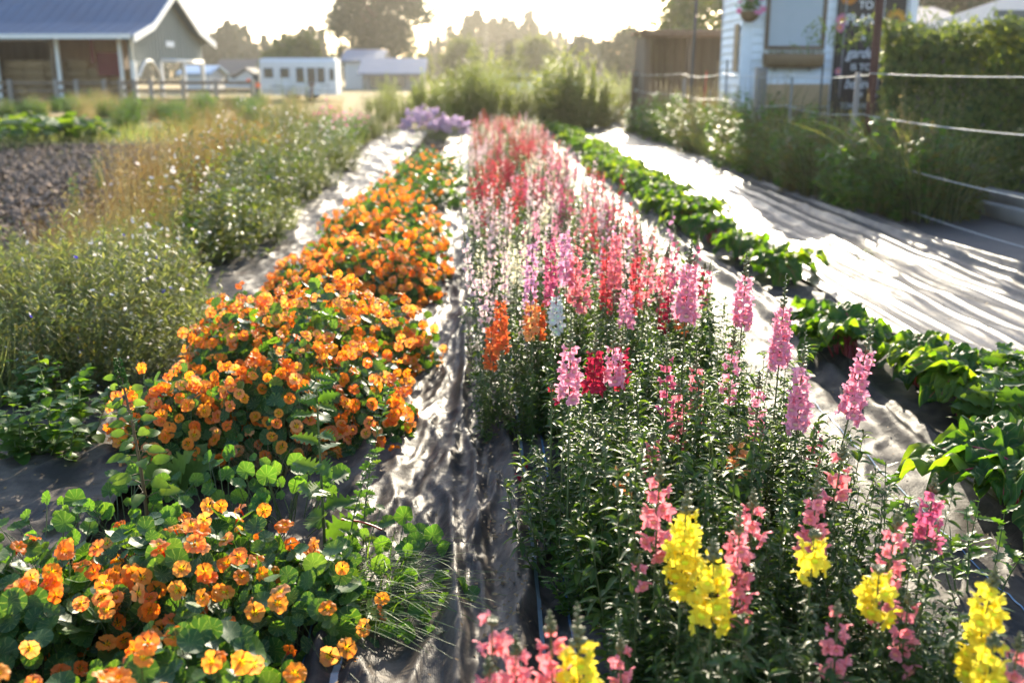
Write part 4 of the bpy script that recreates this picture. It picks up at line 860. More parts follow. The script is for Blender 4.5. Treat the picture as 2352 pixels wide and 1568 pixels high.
# ---- left side: broadleaf weeds on the pale fabric
BL = [herb_acc(9, .42, .24, 26, .075, OVATE, 1.0, .15, (-.2, .8), .004).mesh('broadleaf', SL('weed')) for _ in range(3)]
place(BL, None, 'broadleaf_weed', px((45, 1085, 1.0, 'dark broadleaf weed at the left edge beside the dirty fabric'), (140, 1075, .9, 'dark broadleaf weed with a seed spike between the left edge and the mallow'), (30, 960, .9, 'shaded broadleaf weed behind the one at the left edge'),
      (165, 985, .7, 'small broadleaf weed in the shade under the cornflower clumps'), (410, 700, .95, 'bright green broadleaf weed standing alone at the inner edge of the pale fabric'), (365, 690, .8, 'dark green broadleaf weed next to the bright lone one')), None, 'weed', 'broadleaf weeds on the weedy side')
# ---- wild flower strip
FT = [herb_acc(130, .6, .45, 30, .07, NARROW, 1.0, .08, (.2, 1.5), .0018, STARF, .011, .14, hv=(.35, 1.15), fm=2, base=.7).mesh('fine_herb', [M['feather'], M[k], M['whitepetal']]) for k in ('greygreen', 'feather', 'brownherb')]
CF = [herb_acc(120, .62, .45, 30, .07, NARROW, 1.0, .08, (.2, 1.5), .0018, STARF, .012, .04, hv=(.35, 1.15), fm=2, base=.7).mesh('cornflower', [M['feather'], M[k], M['blue']]) for k in ('greygreen', 'feather')]
place(CF, None, 'cornflower_plant', px((70, 880, 1, 'cornflower clump with a few blue blooms at the near left of the weeds'), (215, 850, 1, 'cornflower clump above the shaded soil, dotted with blue'), (110, 740, 1, 'grey green cornflower clump at the left edge'), (270, 745, 1, 'cornflower clump in front of the rusty grass')), None, 'cornflower', 'cornflowers in the weedy strip')
place(FT, None, 'wild_herb', px((340, 850, .95), (145, 920, .6), (300, 900, .55), (20, 800, 1.05), (180, 790, 1.1), (340, 770, 1), (60, 690, .7), (200, 690, .75), (330, 690, .9), (20, 640, .45), (140, 640, .5)), 'fine leaved wild herb with tiny pale flowers in the near weedy strip', 'wild plant', 'fine leaved wild herbs near the cornflowers')
BR = [herb_acc(60, .92, .42, 30, .058, OVS, 1.0, .12, (-.1, 1), .0025, STARF, .014, .25, hv=(.35, 1.12), fm=2, base=.5).mesh('bushy_herb', [M['brownherb'], M['grass'], M['whitepetal']]) for _ in range(3)]
place(BR, None, 'bushy_herb', px((515, 610, 1.05, 'tall bushy olive weed leaning over the pale fabric strip'), (590, 570, .9, 'bushy olive weed at the inner edge beyond the leaning one'), (450, 560, 1, 'bushy olive weed between rusty grass and the pale fabric'), (560, 500, 1), (480, 480, 1), (640, 500, .9), (690, 470, 1), (740, 440, .9), (620, 440, 1), (560, 430, 1.1), (790, 400, .9), (720, 400, 1), (660, 390, 1)), 'bushy brown green wild plant with whitish flecks further along the weedy strip', 'wild plant', 'bushy wild plants of the weedy strip')
def rust_acc(mm):
    a = tuft_acc(240, .75, .3, .004, .9); seedheads(a, 60, .9, .3, 0, .3); return a
RU = [rust_acc(0).mesh('rust', M['rust']) for _ in range(3)]; DRY = [rust_acc(0).mesh('dry', M['dry']) for _ in range(3)]; GR = [tuft_acc(260, .45, .3, .006, 1.2).mesh('green', M['grass']) for _ in range(3)]
place(RU, None, 'rusty_grass', px((330, 560), (390, 530), (270, 590, .8), (440, 480), (390, 480), (200, 640, .5), (130, 620, .45), (500, 420), (460, 430), (560, 350, .9), (500, 350), (620, 400, .8)), 'rust coloured seeding grass clump in the weedy strip', 'grass', 'rusty grass clumps')
place(DRY, None, 'dry_grass', px((330, 520), (410, 480), (220, 600, .55), (440, 400), (470, 380), (540, 320), (250, 660, .6), (100, 660, .45), (370, 620, .8), (500, 300, .9), (440, 280, .7), (620, 300), (720, 290), (770, 262)), 'pale straw grass clump in the weedy strip', 'grass', 'straw grass clumps')
WD = [herb_acc(40, .72, .4, 10, .04, NARROW, 1.0, .2, (.2, 1.2), .002, DAISY, .019, .6, fm=2, base=.7).mesh('white_daisies', [M['feather'], M['feather'], M['whitepetal']]) for _ in range(2)]
place(WD, None, 'white_wildflower', px((370, 490), (450, 430), (400, 560), (480, 560, .9), (330, 540, .9), (230, 700, .7), (180, 680, .5), (520, 380), (700, 360), (740, 380), (800, 370, .8), (330, 720, .8)), 'wild plant with white flower heads in the weedy strip', 'wildflower', 'white wildflowers')
LW = [herb_acc(7, .95, .22, 34, .085, OVATE, 1.0, .1, (-.1, .7), .006).mesh('tall_weed', SL('weedlight')) for _ in range(2)]
place(LW, None, 'tall_leafy_weed', px((575, 480, 1, 'tall light green leafy weed behind the bushy olive weeds'), (620, 455, .95, 'second tall light green weed beside the orange flower patch'), (175, 500, .5, 'small light green weed on the bare soil'), (230, 440, .5, 'small light green weed at the end of the bare soil')), None, 'weed', 'tall light green weeds')
place(GR, None, 'grass_tuft', px((90, 860, .9), (230, 890, .7), (160, 790, 1), (300, 800, .9), (380, 790, .8), (60, 760, .9), (250, 700, .9), (330, 640, .9), (620, 540, .8), (680, 450, .9), (760, 400, .9), (560, 520, .9)), 'arching green grass tuft among the wild herbs', 'grass', 'green grass tufts in the weedy strip')
place(DRY, None, 'dry_grass', px((120, 830, .5), (280, 840, .5), (40, 800, .5), (360, 720, .6), (180, 730, .55)), 'short pale straw grass clump between the cornflowers', 'grass', 'short straw grass between the cornflowers')
DK = [herb_acc(8, .6, .3, 16, .13, OVATE, 1.1, .1, (-.1, .9), .005, base=.3).mesh('dock', SL(k)) for k in ('weed', 'weedlight')]
place(DK, None, 'dock_plant', px((150, 860, .6), (300, 800, .8), (90, 700, .6), (260, 690, .7), (420, 620), (540, 560), (380, 500), (640, 470), (580, 430), (690, 430), (760, 380)), 'broad leaved dock plant among the finer wild herbs', 'weed', 'dock plants in the weedy strip')
MG = [herb_acc(40, .5, .4, 14, .05, NARROW, 1.0, .1, (0, 1), .002, DAISY, .035, .9, fm=2, base=.7).mesh('marigold', [M['stem'], M['feather'], M['orangepetal']]) for _ in range(2)]
place(MG, None, 'marigold_plant', px((560, 345, .8), (600, 350, .8), (640, 345, .7), (580, 320, .8), (620, 318, .7), (540, 300, .7), (600, 275, .7)), 'marigold with orange flowers in the patch beyond the weeds', 'marigold', 'orange marigold patch')
BUSH = [herb_acc(110, 1.0, .55, 40, .05, NARROW, 1.05, .1, (.2, 1.3), .003, base=.5).mesh('feathery_bush', [M['feather'], M['feather']]) for _ in range(3)]
BUSHG = [herb_acc(110, 1.0, .5, 40, .05, NARROW, 1.05, .1, (.2, 1.3), .003, base=.5).mesh('grey_bush', [M['greygreen'], M['greygreen']]) for _ in range(2)]
place(BUSHG, None, 'grey_shrub', px((875, 322, 1.3, 'rounded grey green shrub at the head of the pale fabric strip'), (700, 370, 1.25, 'feathery grey shrub between marigolds and the rounded shrub'), (655, 318, 1.35, 'grey green shrub behind the orange marigolds')), None, 'shrub', 'grey shrubs', (.98, 1.02))
PB = [herb_acc(60, .75, .5, 26, .07, OVS, 1.0, .1, (-.1, 1), .003, STARF, .03, .3, fm=2).mesh('pink_herb', [M['stem'], M['weed'], M['pinkpetal']]) for _ in range(2)]
place(PB, None, 'flowering_herb', px((780, 350), (810, 330), (760, 320), (830, 300, .8), (730, 330)), 'leafy green herb with tiny pink flowers next to the rounded grey shrub', 'wild plant', 'pink flowered herbs')
AS = [herb_acc(70, .72, .55, 14, .05, NARROW, 1.05, .15, (.2, 1.2), .002, DAISY, .045, 1, fm=2, nfl=5, base=.5).mesh('aster', [M['stem'], M['feather'], M['aster']]) for _ in range(2)]
place(AS, None, 'aster_plant', px((975, 332, .95, 'mauve aster clump at the far end of the nasturtium bed, weed side'), (1035, 330, .9, 'mauve aster clump at the far end of the nasturtium bed, path side')), None, 'aster', 'mauve asters')
place(BUSHG, None, 'grey_shrub', px((1010, 322, .85, 'pale seeding shrub rising between the mauve asters')), None, 'shrub', 'grey shrubs')
# far green strip along the fence and squash patch
sp = []
for i in range(80):
    p0 = random.uniform(0, 600); yy = random.choice([300, 285, 272, 262, 252]) + random.uniform(-4, 4)
    if yy > 280 and p0 < 250: continue
    sp.append((p0, yy, random.uniform(.55, .95)))
GB = [herb_acc(60, .9, .55, 26, .085, OVS, 1.0, .1, (-.1, 1), .004).mesh('green_weed', SL(k)) for k in ('weed', 'weedlight', 'weed')]
place(GB, None, 'green_weed_clump', px(*sp), 'green weed clump in the rough strip before the wooden fence', 'weed', 'weed clumps before the wooden fence')
place(DRY, None, 'dry_grass', px(*[(random.uniform(0, 700), random.uniform(242, 280), random.uniform(.6, .9)) for _ in range(36)]), 'straw grass clump in the rough strip before the wooden fence', 'grass', 'straw grass before the wooden fence')
SQL = disc(2, 12, lambda r, t: (r * math.cos(t) * (1 + .14 * math.cos(5 * t)), r * math.sin(t) * (1 + .14 * math.cos(5 * t)), .15 * r + .06 * math.sin(3 * t)))
def squash_mesh():
    a = Acc(); n = 34; an = U(0, 6.28, n); rr = .8 * np.sqrt(U(0, 1, n)); P = np.stack([rr * np.cos(an), rr * np.sin(an), U(.2, .52, n)], -1); tubes(a, P * (.5, .5, 0), P * (.8, .8, .6), P, .008, .006, 4, 4, 0)
    a.inst(SQL, perp_frames(nrm(np.array([0, 0, .9]) + rvec(n) * .5), U(.11, .19, n)), P, m=1); return a.mesh('squash', SL('squash'))
SQ = [squash_mesh() for _ in range(2)]
place(SQ, None, 'squash_plant', px((15, 345), (70, 335), (125, 330), (180, 328), (30, 318), (95, 312), (160, 312), (215, 325, .8), (-30, 330)), 'squash plant with broad lime green leaves beyond the bare soil', 'squash', 'squash plants')
# bare soil: clods
cl = disc(2, 6, lambda r, t: (math.sin(r * 2.6) * math.cos(t), math.sin(r * 2.6) * math.sin(t), -math.cos(r * 2.6)))
M['clod'] = solid('soil_clods', [(.13, .085, .06), (.2, .14, .1), (.28, .21, .155)], .9, .25, 30, .5, 60)
a = Acc(); n = 14000; y = U(8.3, 22, n); x = U(0, 1, n); xr = -3.2 - (y - 9) * .11; xl = -7.5 - (y - 9) * .40; X = xl + (xr - xl) * x
a.inst(cl, frames(rvec(n), rvec(n), .012 + .05 * U(0, 1, n) ** 3), np.stack([X, y, U(-.02, .05, n)], -1)); o = a.build('soil_clods', M['clod']); tag(o, kind='stuff')
a = Acc(); n = 5000; y = 2.2 + 8 * U(0, 1, n) ** 1.3; X = U(-3.6, -1.9, n); a.inst(OVS, frames(nrm(rvec(n) * (1, 1, .3)), nrm(np.array([0, 0, 1.]) + rvec(n) * .5), U(.008, .025, n)), np.stack([X, y, U(.0, .05, n)], -1)); o = a.build('ground_debris', M['deadleaf']); tag(o, kind='stuff')
# low undergrowth below the weedy strip
a = Acc(); n = 26000; y = 4.2 + 24 * U(0, 1, n) ** 1.5; X = -2.05 - .02 * y - U(0, 1, n) ** 1.2 * (1.4 + y * .32); keep = ~((X < -3.3 - (y - 9) * .12) & (y > 7.2) & (y < 23)); X, y = X[keep], y[keep]; n = len(X)
P0 = np.stack([X, y, 0 * X], -1); P2 = P0 + np.stack([RG.normal(size=n) * .08, RG.normal(size=n) * .08, U(.1, .42, n)], -1); ribbons(a, P0, (P0 + P2) / 2 + RG.normal(size=P0.shape) * .03, P2, .0055 + .0004 * y, 4); o = a.build('wild_grass', M['feather']); tag(o, kind='stuff')
# ------------------------------------------------------------------ right: weeds along the wire fence
def tall_grass(k):
    a = tuft_acc(100, .95, .3, .018, 2.0); seedheads(a, 26, 1.15, .3, 1, .22); return a.mesh('tall_grass', [M[k], M['dry']])
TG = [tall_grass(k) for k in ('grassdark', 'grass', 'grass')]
FW = [herb_acc(20, .95, .4, 26, .12, AMAR, 1.1, .08, (-.3, .8), .005, base=.6).mesh('fence_weed', SL(k)) for k in ('weed', 'brownherb', 'weed')]
sp, sp2 = [], []
y = 10.3
while y < 26:
    for x0 in (4.7,): sp.append((x0 + random.uniform(-.15, .15), y + random.uniform(-.2, .2), random.uniform(.8, 1.2)))
    for x0 in (4.2, 4.55, 4.9): sp2.append((x0 + random.uniform(-.2, .2), y + random.uniform(-.2, .2), random.uniform(.85, 1.2)))
    y += .55
for k in range(14): sp.append((4.12 + random.uniform(-.08, .1), 10.6 + k * .75 + random.uniform(-.2, .2), random.uniform(.55, .85)))
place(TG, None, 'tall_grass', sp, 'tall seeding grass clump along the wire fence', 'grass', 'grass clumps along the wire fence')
place(FW, None, 'fence_weed', sp2, 'dark leafy weed tangled in the grass under the wire fence', 'weed', 'weeds under the wire fence')
o = herb_acc(4, 1.35, .3, 26, .15, OVATE, 1.0, .45, (-.2, .7), .007).build('tall_leafy_weed', SL('weedlight'), None, (4.42, 12.5, 0)); tag(o, 'tall backlit weed with big green leaves just left of the rusty fence post', 'weed')
for i, (x, y, s, lab) in enumerate(((4.6, 20.5, 1.0, 'tan dried seed plant by the black pole'), (4.8, 22.5, 1.1, 'tan dried seed plant behind the red stake'), (5.2, 24, 1.1, 'tan dried seed plant in front of the plank shelter'))):
    a = herb_acc(30, 1.5 * s, .5, 24, .05, DIAM, 1, .4, (-.2, 1), .004); o = a.build('dried_plant', [M['dry'], M['dry']], None, (x, y, 0)); tag(o, lab, 'dried plant')
# vine-covered hedge
def vine_hedge():
    t = thing('vine_hedge', (7.35, 14.3, 0), 'tall mass of leafy vines behind the wire fence, its top rim glowing in the sun', 'hedge'); lf, td = Acc(), Acc(); n = 30000
    X = U(-2.4, 3.4, n); Y = U(-1.9, 2.2, n); Z = U(0.05, 2.08, n); f = RG.random(n); Y = np.where(f < .5, -1.9 + U(0, .35, n), Y); Z = np.where((f >= .5) & (f < .8), 2.08 - U(0, .3, n), Z); X = np.where(f > .85, -2.4 + U(0, .3, n), X); X = X + (Y + 1.9) * .42 * (X < 1)
    bul = .62 * (fbm(X * 1.4 + Y, Z * 1.4 + 5, 7) - .45); Y = Y - bul * 1.5; Z = Z * (1 + .25 * (fbm(X * 1.1, Y * 1.1, 8) - .45)); X = X - bul * .8 * (X < -1.8) + .25 * (Z - 1) * (X < -1.9) * -.3
    P = np.stack([X, Y, Z], -1); Nn = nrm(np.stack([np.where(X < -2, -.6, 0), np.full(n, -.7), np.where(Z > 1.8, 1., .35)], -1) + rvec(n) * .7); A = perp_frames(Nn, U(.05, .125, n)); lf.inst(OVATE, A, P)
    m = 620; P0 = np.stack([U(-2.5, 3.4, m), U(-1.9, 2.0, m), U(1.75, 2.1, m)], -1); k = m // 3; P0[:k, 1] = -2.0; P0[:k, 2] = U(.5, 2, k); D = rvec(m) * .22; P2 = P0 + D + np.array([0, -.06, .12]); tubes(td, P0, P0 + D * .3 + (0, -.02, .2), P2, .0075, .003, 6, 3)
    tt = U(.3, 1, (m, 5)); C = (P0[:, None] + (P2 - P0)[:, None] * tt[..., None] + np.array([0, 0, .06])).reshape(-1, 3); lf.inst(OVATE, frames(rvec(len(C)), rvec(len(C)), U(.025, .055, len(C))), C)
    lf.build('foliage', M['hedge'], t); o = td.build('tendrils', M['weedlight'], t); o['kind'] = 'stuff'  # tendrils coloured lighter than the leaves to stand for rim-lit highlights
vine_hedge()
# timbers of the raised bed at the foot of the hedge
for i, (x, y, z, ln, rz, lab) in enumerate(((5.45, 10.6, .09, 3.2, .1, 'weathered grey timber edging at the foot of the vine hedge'), (5.75, 10.3, .19, 2.8, .1, 'upper grey timber lying behind the edging at the right edge'))):
    a = Acc(); box(a, (0, 0, 0), (.14, ln, .16), bev=.012); o = a.build('garden_timber', M['wood_grey'], None, (x, y, z)); o.rotation_euler.z = rz; tag(o, lab, 'timber')
a = Acc(); a.add(*sheet_geo(lambda y: 4.15 + 0 * y, lambda y: 5.5 + 0 * y, lambda x, y: .012 + .04 * fbm(x * 2, y * 1.2, 66), 6, 12.5, d0=.06, nx=30)); o = a.build('dark_ground_strip', solid('dark_ground_strip', [(.02, .018, .018), (.05, .04, .035)], .6, .4, 6, .4, 20)); tag(o, 'dark ground strip between the glossy sheet and the grey timbers', 'ground sheet')  # uneven strip in near-black tones beside the timbers
# ------------------------------------------------------------------ wire fence
FX = 4.5
def fy(p): return 2287 * FX / (p - 1100)
fence = thing('wire_fence', (FX, 16, 0), 'wire fence of white tapes strung along slim mixed posts behind the weeds', 'fence')
def post(kind, p, z1, w, mat, dx=0, leanx=0.0):
    a = Acc(); y = fy(p) - 16
    if kind == 'round': tubes(a, [(dx, y, -.05)], [(dx + leanx * .5, y, z1 / 2)], [(dx + leanx, y, z1)], w, w, 4, 8)
    elif kind == 't':
        box(a, (dx, y, z1 / 2), (w, .008, z1)); box(a, (dx, y + .024, z1 / 2), (.008, .04, z1))
        for k in range(int(z1 / .09)): box(a, (dx, y - .008, .08 + k * .09), (w * .3, .008, .02))
    else: box(a, (dx, y, z1 / 2), (w, w, z1), bev=.008)
    a.build('post', mat, fence)
post('t', 1988, 2.75, .095, M['rusty']); post('square', 1958, 1.52, .055, M['wood_grey'], -.02); post('round', 1872, 1.62, .014, M['darkmetal'])
post('round', 1805, 1.45, .016, M['steel']); post('square', 1734, 1.6, .16, M['wood_grey']); post('round', 1656, 1.75, .014, M['darkmetal'])
post('round', 1582, 4.2, .028, M['darkmetal'], -.05, .05); post('square', 1562, 1.4, .06, M['wood_grey']); post('square', 1452, 1.62, .22, M['wood_brown']); post('round', 2750, 1.6, .02, M['darkmetal'])
ys = [fy(p) - 16 for p in (2750, 1988, 1805, 1656, 1562, 1452)]
for z in (1.5, 1.05, .57, .18):
    a = Acc()
    for y0, y1 in zip(ys[:-1], ys[1:]):
        s = random.uniform(.02, .07); m_ = (y0 + y1) / 2; tubes(a, [(-.05, y0, z + random.uniform(-.02, .02))], [(-.05, m_, z - 2 * s)], [(-.05, y1, z + random.uniform(-.02, .02))], .0038, .0038, 12, 5)
    a.build('wire', M['wire'], fence)
a = Acc(); q = fy(1452) - 16
for z in (1.5, 1.05): tubes(a, [(.02, q - .12, z)], [(.02, q - .15, z)], [(.02, q - .18, z)], .05, .04, 3, 8)
a.build('insulator', M['whitepaint'], fence)
for p, h, m_, lab, nm in ((1612, 1.55, 'redplastic', 'slim red stake standing behind the wire fence', 'red_stake'), (1637, 1.75, 'wood_tan', 'pale bamboo stake beside the shed corner', 'bamboo_stake'), (1622, 1.2, 'steel', 'short grey stake beside the red one', 'grey_stake')):
    q = W(p, 300, 20.5); a = Acc(); tubes(a, [(0, 0, 0)], [(.01, 0, h / 2)], [(.04, 0, h)], .016, .014, 4, 7); o = a.build(nm, M[m_], None, (q.x, q.y, 0)); tag(o, lab, 'stake')
# ------------------------------------------------------------------ white garden shed
K = 20 / 2287
def sx(p): return (p - 1100) * K
def sz(p): return 1.5 + (170 - p) * K
SX0, SX1, SY, SD, SB, ST = sx(1697), sx(2063), 20.0, 2.1, .32, 3.35
shed = thing('garden_shed', ((SX0 + SX1) / 2, SY, 0), 'white lap sided garden shed with a shuttered window behind the wire fence', 'shed'); ox = (SX0 + SX1) / 2
def L(x): return x - ox
a = Acc(); z = SB
while z < ST:
    hh = min(.16, ST - z)
    prism(a, [(L(SX0), .03, z), (L(SX0), 0, z), (L(SX0), .04, z + hh), (L(SX0), .03, z + hh)], (SX1 - SX0, 0, 0)); prism(a, [(L(SX0) + .03, 0, z), (L(SX0), 0, z), (L(SX0) + .04, 0, z + hh), (L(SX0) + .03, 0, z + hh)], (0, SD, 0)); prism(a, [(L(SX1) - .03, 0, z), (L(SX1), 0, z), (L(SX1) - .04, 0, z + hh), (L(SX1) - .03, 0, z + hh)], (0, SD, 0)); z += hh
box(a, (0, SD, (SB + ST) / 2), (SX1 - SX0, .04, ST - SB)); a.build('wall', M['whitepaint'], shed, smooth=False)
a = Acc()
for x in (SX0 - .008, SX1 + .008): box(a, (L(x), -.006, (SB + ST) / 2 - .02), (.2 if x < SX0 else .16, .05, ST - SB + .05), bev=.006); box(a, (L(x), SD / 2 + .04, SB - .02), (.04, SD + .06, .1))
box(a, (0, SD / 2, SB - .1), (SX1 - SX0 - .1, SD - .1, .12)); a.build('trim', M['whitepaint'], shed, smooth=False)
a = Acc(); 
for x in (-1.3, 0, 1.3):
    for y in (.2, SD - .2): box(a, (x, y, .1), (.3, .3, .24))
a.build('foundation_block', M['steel'], shed)
M['roofbrown'] = solid('brown_shingles', [(.16, .09, .05), (.24, .15, .09)], .9, .2, 10, .4, 30)
a = Acc(); e = .3; rz_ = 1.0
for s in (-1, 1): prism(a, [(L(SX0) - e, SD / 2 + s * (SD / 2 + e), ST - .05), (L(SX0) - e, SD / 2, ST + rz_), (L(SX0) - e, SD / 2, ST + rz_ + .06), (L(SX0) - e, SD / 2 + s * (SD / 2 + e), ST + .01)], (SX1 - SX0 + 2 * e, 0, 0))
a.build('roof', M['roofbrown'], shed, smooth=False)
a = Acc()
for x in (L(SX0) + .005, L(SX1) - .035): prism(a, [(x, .02, ST - .02), (x, SD - .02, ST - .02), (x, SD / 2, ST + rz_ - .06)], (.03, 0, 0))
a.build('gable', M['whitepaint'], shed, smooth=False)
# window with grey shutter
M['greyboard'] = solid('grey_board', [(.36, .4, .41), (.42, .46, .47)], .5, .4, 2); M['chalk'] = solid('chalkboard', [(.03, .022, .018), (.055, .042, .035)], .7, .3, 5); M['chalkwhite'] = solid('chalk_paint', [(.7, .68, .66), (.8, .78, .76)], .8, .2, 40)
a = Acc(); x0, x1, z0, z1 = L(sx(1736)), L(sx(1870)), sz(118), sz(-3)
for (c, s) in ((((x0 + x1) / 2, -.03, z0 + .035), (x1 - x0, .06, .07)), (((x0 + x1) / 2, -.03, z1 - .035), (x1 - x0, .06, .07)), ((x0 + .035, -.03, (z0 + z1) / 2), (.07, .058, z1 - z0 - .14)), ((x1 - .035, -.03, (z0 + z1) / 2), (.07, .058, z1 - z0 - .14))): box(a, c, s)
wn = a.build('window', M['wood_brown'], shed, smooth=False); a = Acc(); box(a, ((x0 + x1) / 2, -.01, (z0 + z1) / 2), (x1 - x0 - .14, .03, z1 - z0 - .14)); a.build('shutter', M['greyboard'], wn, smooth=False)
a = Acc(); box(a, (L(sx(1812)), -.02, (sz(192) + sz(240)) / 2), (sx(1890) - sx(1738), .05, sz(192) - sz(240))); a.build('counter_panel', M['wood_tan'], shed, smooth=False)
a = Acc(); box(a, (L(sx(1812)), -.022, (sz(242) + .34) / 2), (sx(1890) - sx(1738), .05, sz(242) - .36)); a.build('lower_panel', M['wood_brown'], shed, smooth=False)
a = Acc(); box(a, (L(SX0) - .02, .75, (sz(60) + sz(165)) / 2), (.03, .28, sz(60) - sz(165))); a.build('board', M['wood_tan'], shed, smooth=False)
# planter trough
pt = thing('window_planter', (sx(1798), SY - .17, sz(157)), 'long coir lined trough planter hanging under the shed shutter', 'planter'); a = Acc(); ln = sx(1862) - sx(1733)
prism(a, [(-ln / 2, .14 * math.cos(t), .26 - .26 * math.sin(t) ** .7) for t in np.linspace(0, math.pi, 11)], (ln, 0, 0)); a.build('trough', M['clay'], pt)
a = Acc()
for x in (-ln * .3, ln * .3): tubes(a, [(x, -.15, .28)], [(x, -.02, -.2)], [(x, .14, .02)], .008, .008, 8, 5)
a.build('bracket', M['darkmetal'], pt); a = Acc(); n = 160; a.inst(OVS, frames(nrm(rvec(n) + (0, 0, .5)), rvec(n), U(.03, .06, n)), np.stack([U(-ln / 2, ln / 2, n), U(-.1, .1, n), U(.24, .3, n)], -1)); a.build('withered_plants', M['brownherb'], pt)
# hanging basket
hb = thing('hanging_basket', (sx(1693), SY - .25, sz(62)), 'hanging flower basket with pink blooms at the shed corner', 'hanging basket'); a = Acc(); bs = disc(4, 14, lambda r, t: (.2 * math.sin(r * 1.57) * math.cos(t), .2 * math.sin(r * 1.57) * math.sin(t), .2 - .2 * math.cos(r * 1.57))); a.add(*bs[:3]); a.build('basket', M['clay'], hb)
a = Acc(); n = 320; a.inst(OVS, frames(nrm(rvec(n) + (0, 0, .2)), rvec(n), U(.04, .07, n)), rvec(n) * U(.05, .24, n)[:, None] * (1, 1, .8) + (-.02, 0, .32)); a.build('foliage', M['weed'], hb); a = Acc(); n = 16; a.inst(DAISY, perp_frames(nrm(rvec(n) + (0, -.8, .3)), np.full(n, .055)), rvec(n) * .27 * (1, .8, 1) + (0, -.05, .36)); a.build('blossom', M['pinkpetal'], hb)['kind'] = 'stuff'
a = Acc()
for q in range(3): tubes(a, [(.19 * math.cos(q * 2.1), .19 * math.sin(q * 2.1), .2)], [(0, 0, .7)], [(0, 0, .95)], .004, .004, 3, 4)
tubes(a, [(.1, .25, .9)], [(.05, .1, 1.0)], [(0, 0, .93)], .01, .008, 5, 5); a.build('hanger', M['darkmetal'], hb)
# painted door sign
dx0, dx1, dz1 = sx(1893), sx(2046), 3.2; sg = thing('painted_sign', ((dx0 + dx1) / 2, SY - .045, 0), 'dark painted board with white hand lettering and flowers on the shed front', 'sign'); a = Acc(); box(a, (0, 0, (.45 + dz1) / 2), (dx1 - dx0, .05, dz1 - .45), bev=.006); a.build('board', M['chalk'], sg, smooth=False)
a = Acc()
for x in (sx(1911), sx(1996)): box(a, (x - (dx0 + dx1) / 2, -.03, 2.1), (.02, .012, 2.1))
box(a, (sx(1953) - (dx0 + dx1) / 2, -.031, sz(8)), (sx(1996) - sx(1911), .012, .02)); a.build('border', M['steel'], sg, smooth=False)
for txt, py_, size, sh, wd, mt in (('TO', 25, .2, 0, 1, 'chalkwhite'), ('PLANT', 56, .3, 0, .8, 'chalkwhite'), ('A', 94, .17, 0, 1, 'chalkwhite'), ('garden', 126, .28, .35, .8, 'chalkwhite'), ('IS TO', 156, .17, 0, 1, 'chalkwhite'), ('believe', 192, .27, .35, .8, 'chalkwhite'), ('IN', 215, .16, 0, 1, 'chalkwhite'), ('TOMORROW', 240, .16, 0, .72, 'greyboard')):
    cu = bpy.data.curves.new('lettering', 'FONT'); cu.body = txt; cu.size = size; cu.shear = sh; cu.align_x = 'CENTER'; cu.align_y = 'CENTER'; cu.extrude = .003; cu.offset = .001
    cu.materials.append(M[mt]); o_ = bpy.data.objects.new('lettering_curve', cu); sc.collection.objects.link(o_); dg = bpy.context.evaluated_depsgraph_get(); me = bpy.data.meshes.new_from_object(o_.evaluated_get(dg)); bpy.data.objects.remove(o_)
    o = link('lettering', me, sg); o.location = (sx(1955) - (dx0 + dx1) / 2, -.03, sz(py_)); o.rotation_euler = (rad(90), 0, 0); o.scale = (wd, 1, 1)
fl = daisy(14, .1, .14)
for nm, p, r_, mt, mc in (('painted_sunflower', (2024, 55), .2, 'orangepetal', 'deadleaf'), ('painted_flower', (1904, 56), .12, 'pinkpetal', 'orangepetal'), ('painted_flower', (1900, 72), .09, 'pinkpetal', 'orangepetal'), ('painted_flower', (1916, 6), .16, 'orangepetal', 'rusty'), ('painted_flower', (2030, 130), .08, 'redplastic', 'orangepetal'), ('painted_flower', (1905, 165), .07, 'pinkpetal', 'orangepetal')):
    a = Acc(); a.inst(fl, [[[r_, 0, 0], [0, 0, -.004], [0, r_, 0]]], [(0, 0, 0)]); dd = disc(1, 12, lambda r, t: (.4 * r_ * r * math.cos(t), -.004, .4 * r_ * r * math.sin(t))); a.add(dd[0], dd[1], None, 1); a.build(nm, [M[mt], M[mc]], sg, (sx(p[0]) - (dx0 + dx1) / 2, -.03, sz(p[1])))
# plank shelter beyond the fence end
KS = 28 / 2287; x0, x1 = (1470 - 1100) * KS, (1670 - 1100) * KS; zt = 1.5 + 88 * KS
sh = thing('plank_shelter', (x0, 28, 0), 'brown plank shelter with flat corrugated roof left of the white shed', 'shelter')
a = Acc(); n = 16
for i in range(n): box(a, ((x1 - x0) * (i + .5) / n, 1.6, zt / 2 - .03), ((x1 - x0) / n - .012, .03, zt - .1))
a.build('back_wall', M['wood_brown'], sh, smooth=False); a = Acc()
for i in range(7): box(a, (.015, .12 + .22 * i, zt / 2 - .04), (.03, .2, zt - .12))
a.build('side_wall', M['wood_brown'], sh, smooth=False)
for x in (.08, (x1 - x0) * .5, x1 - x0): a = Acc(); box(a, (x, 0, zt / 2 - .05), (.13, .13, zt - .1)); a.build('post', M['wood_brown'], sh, smooth=False)
a = Acc(); us = np.linspace(-.2, x1 - x0 + .2, 60); V = []; 
for y, dz in ((-.3, .05), (2.0, 0.0)): V += [(u, y, zt + dz + .02 * math.sin(u * 40)) for u in us]
p = np.arange(59); a.add(np.array(V), np.concatenate([np.stack([p, p + 1, p + 61], -1), np.stack([p, p + 61, p + 60], -1)])); box(a, ((x1 - x0) / 2, -.26, zt - .06), (x1 - x0 + .3, .05, .16)); a.build('roof', M['roofbrown'], sh)
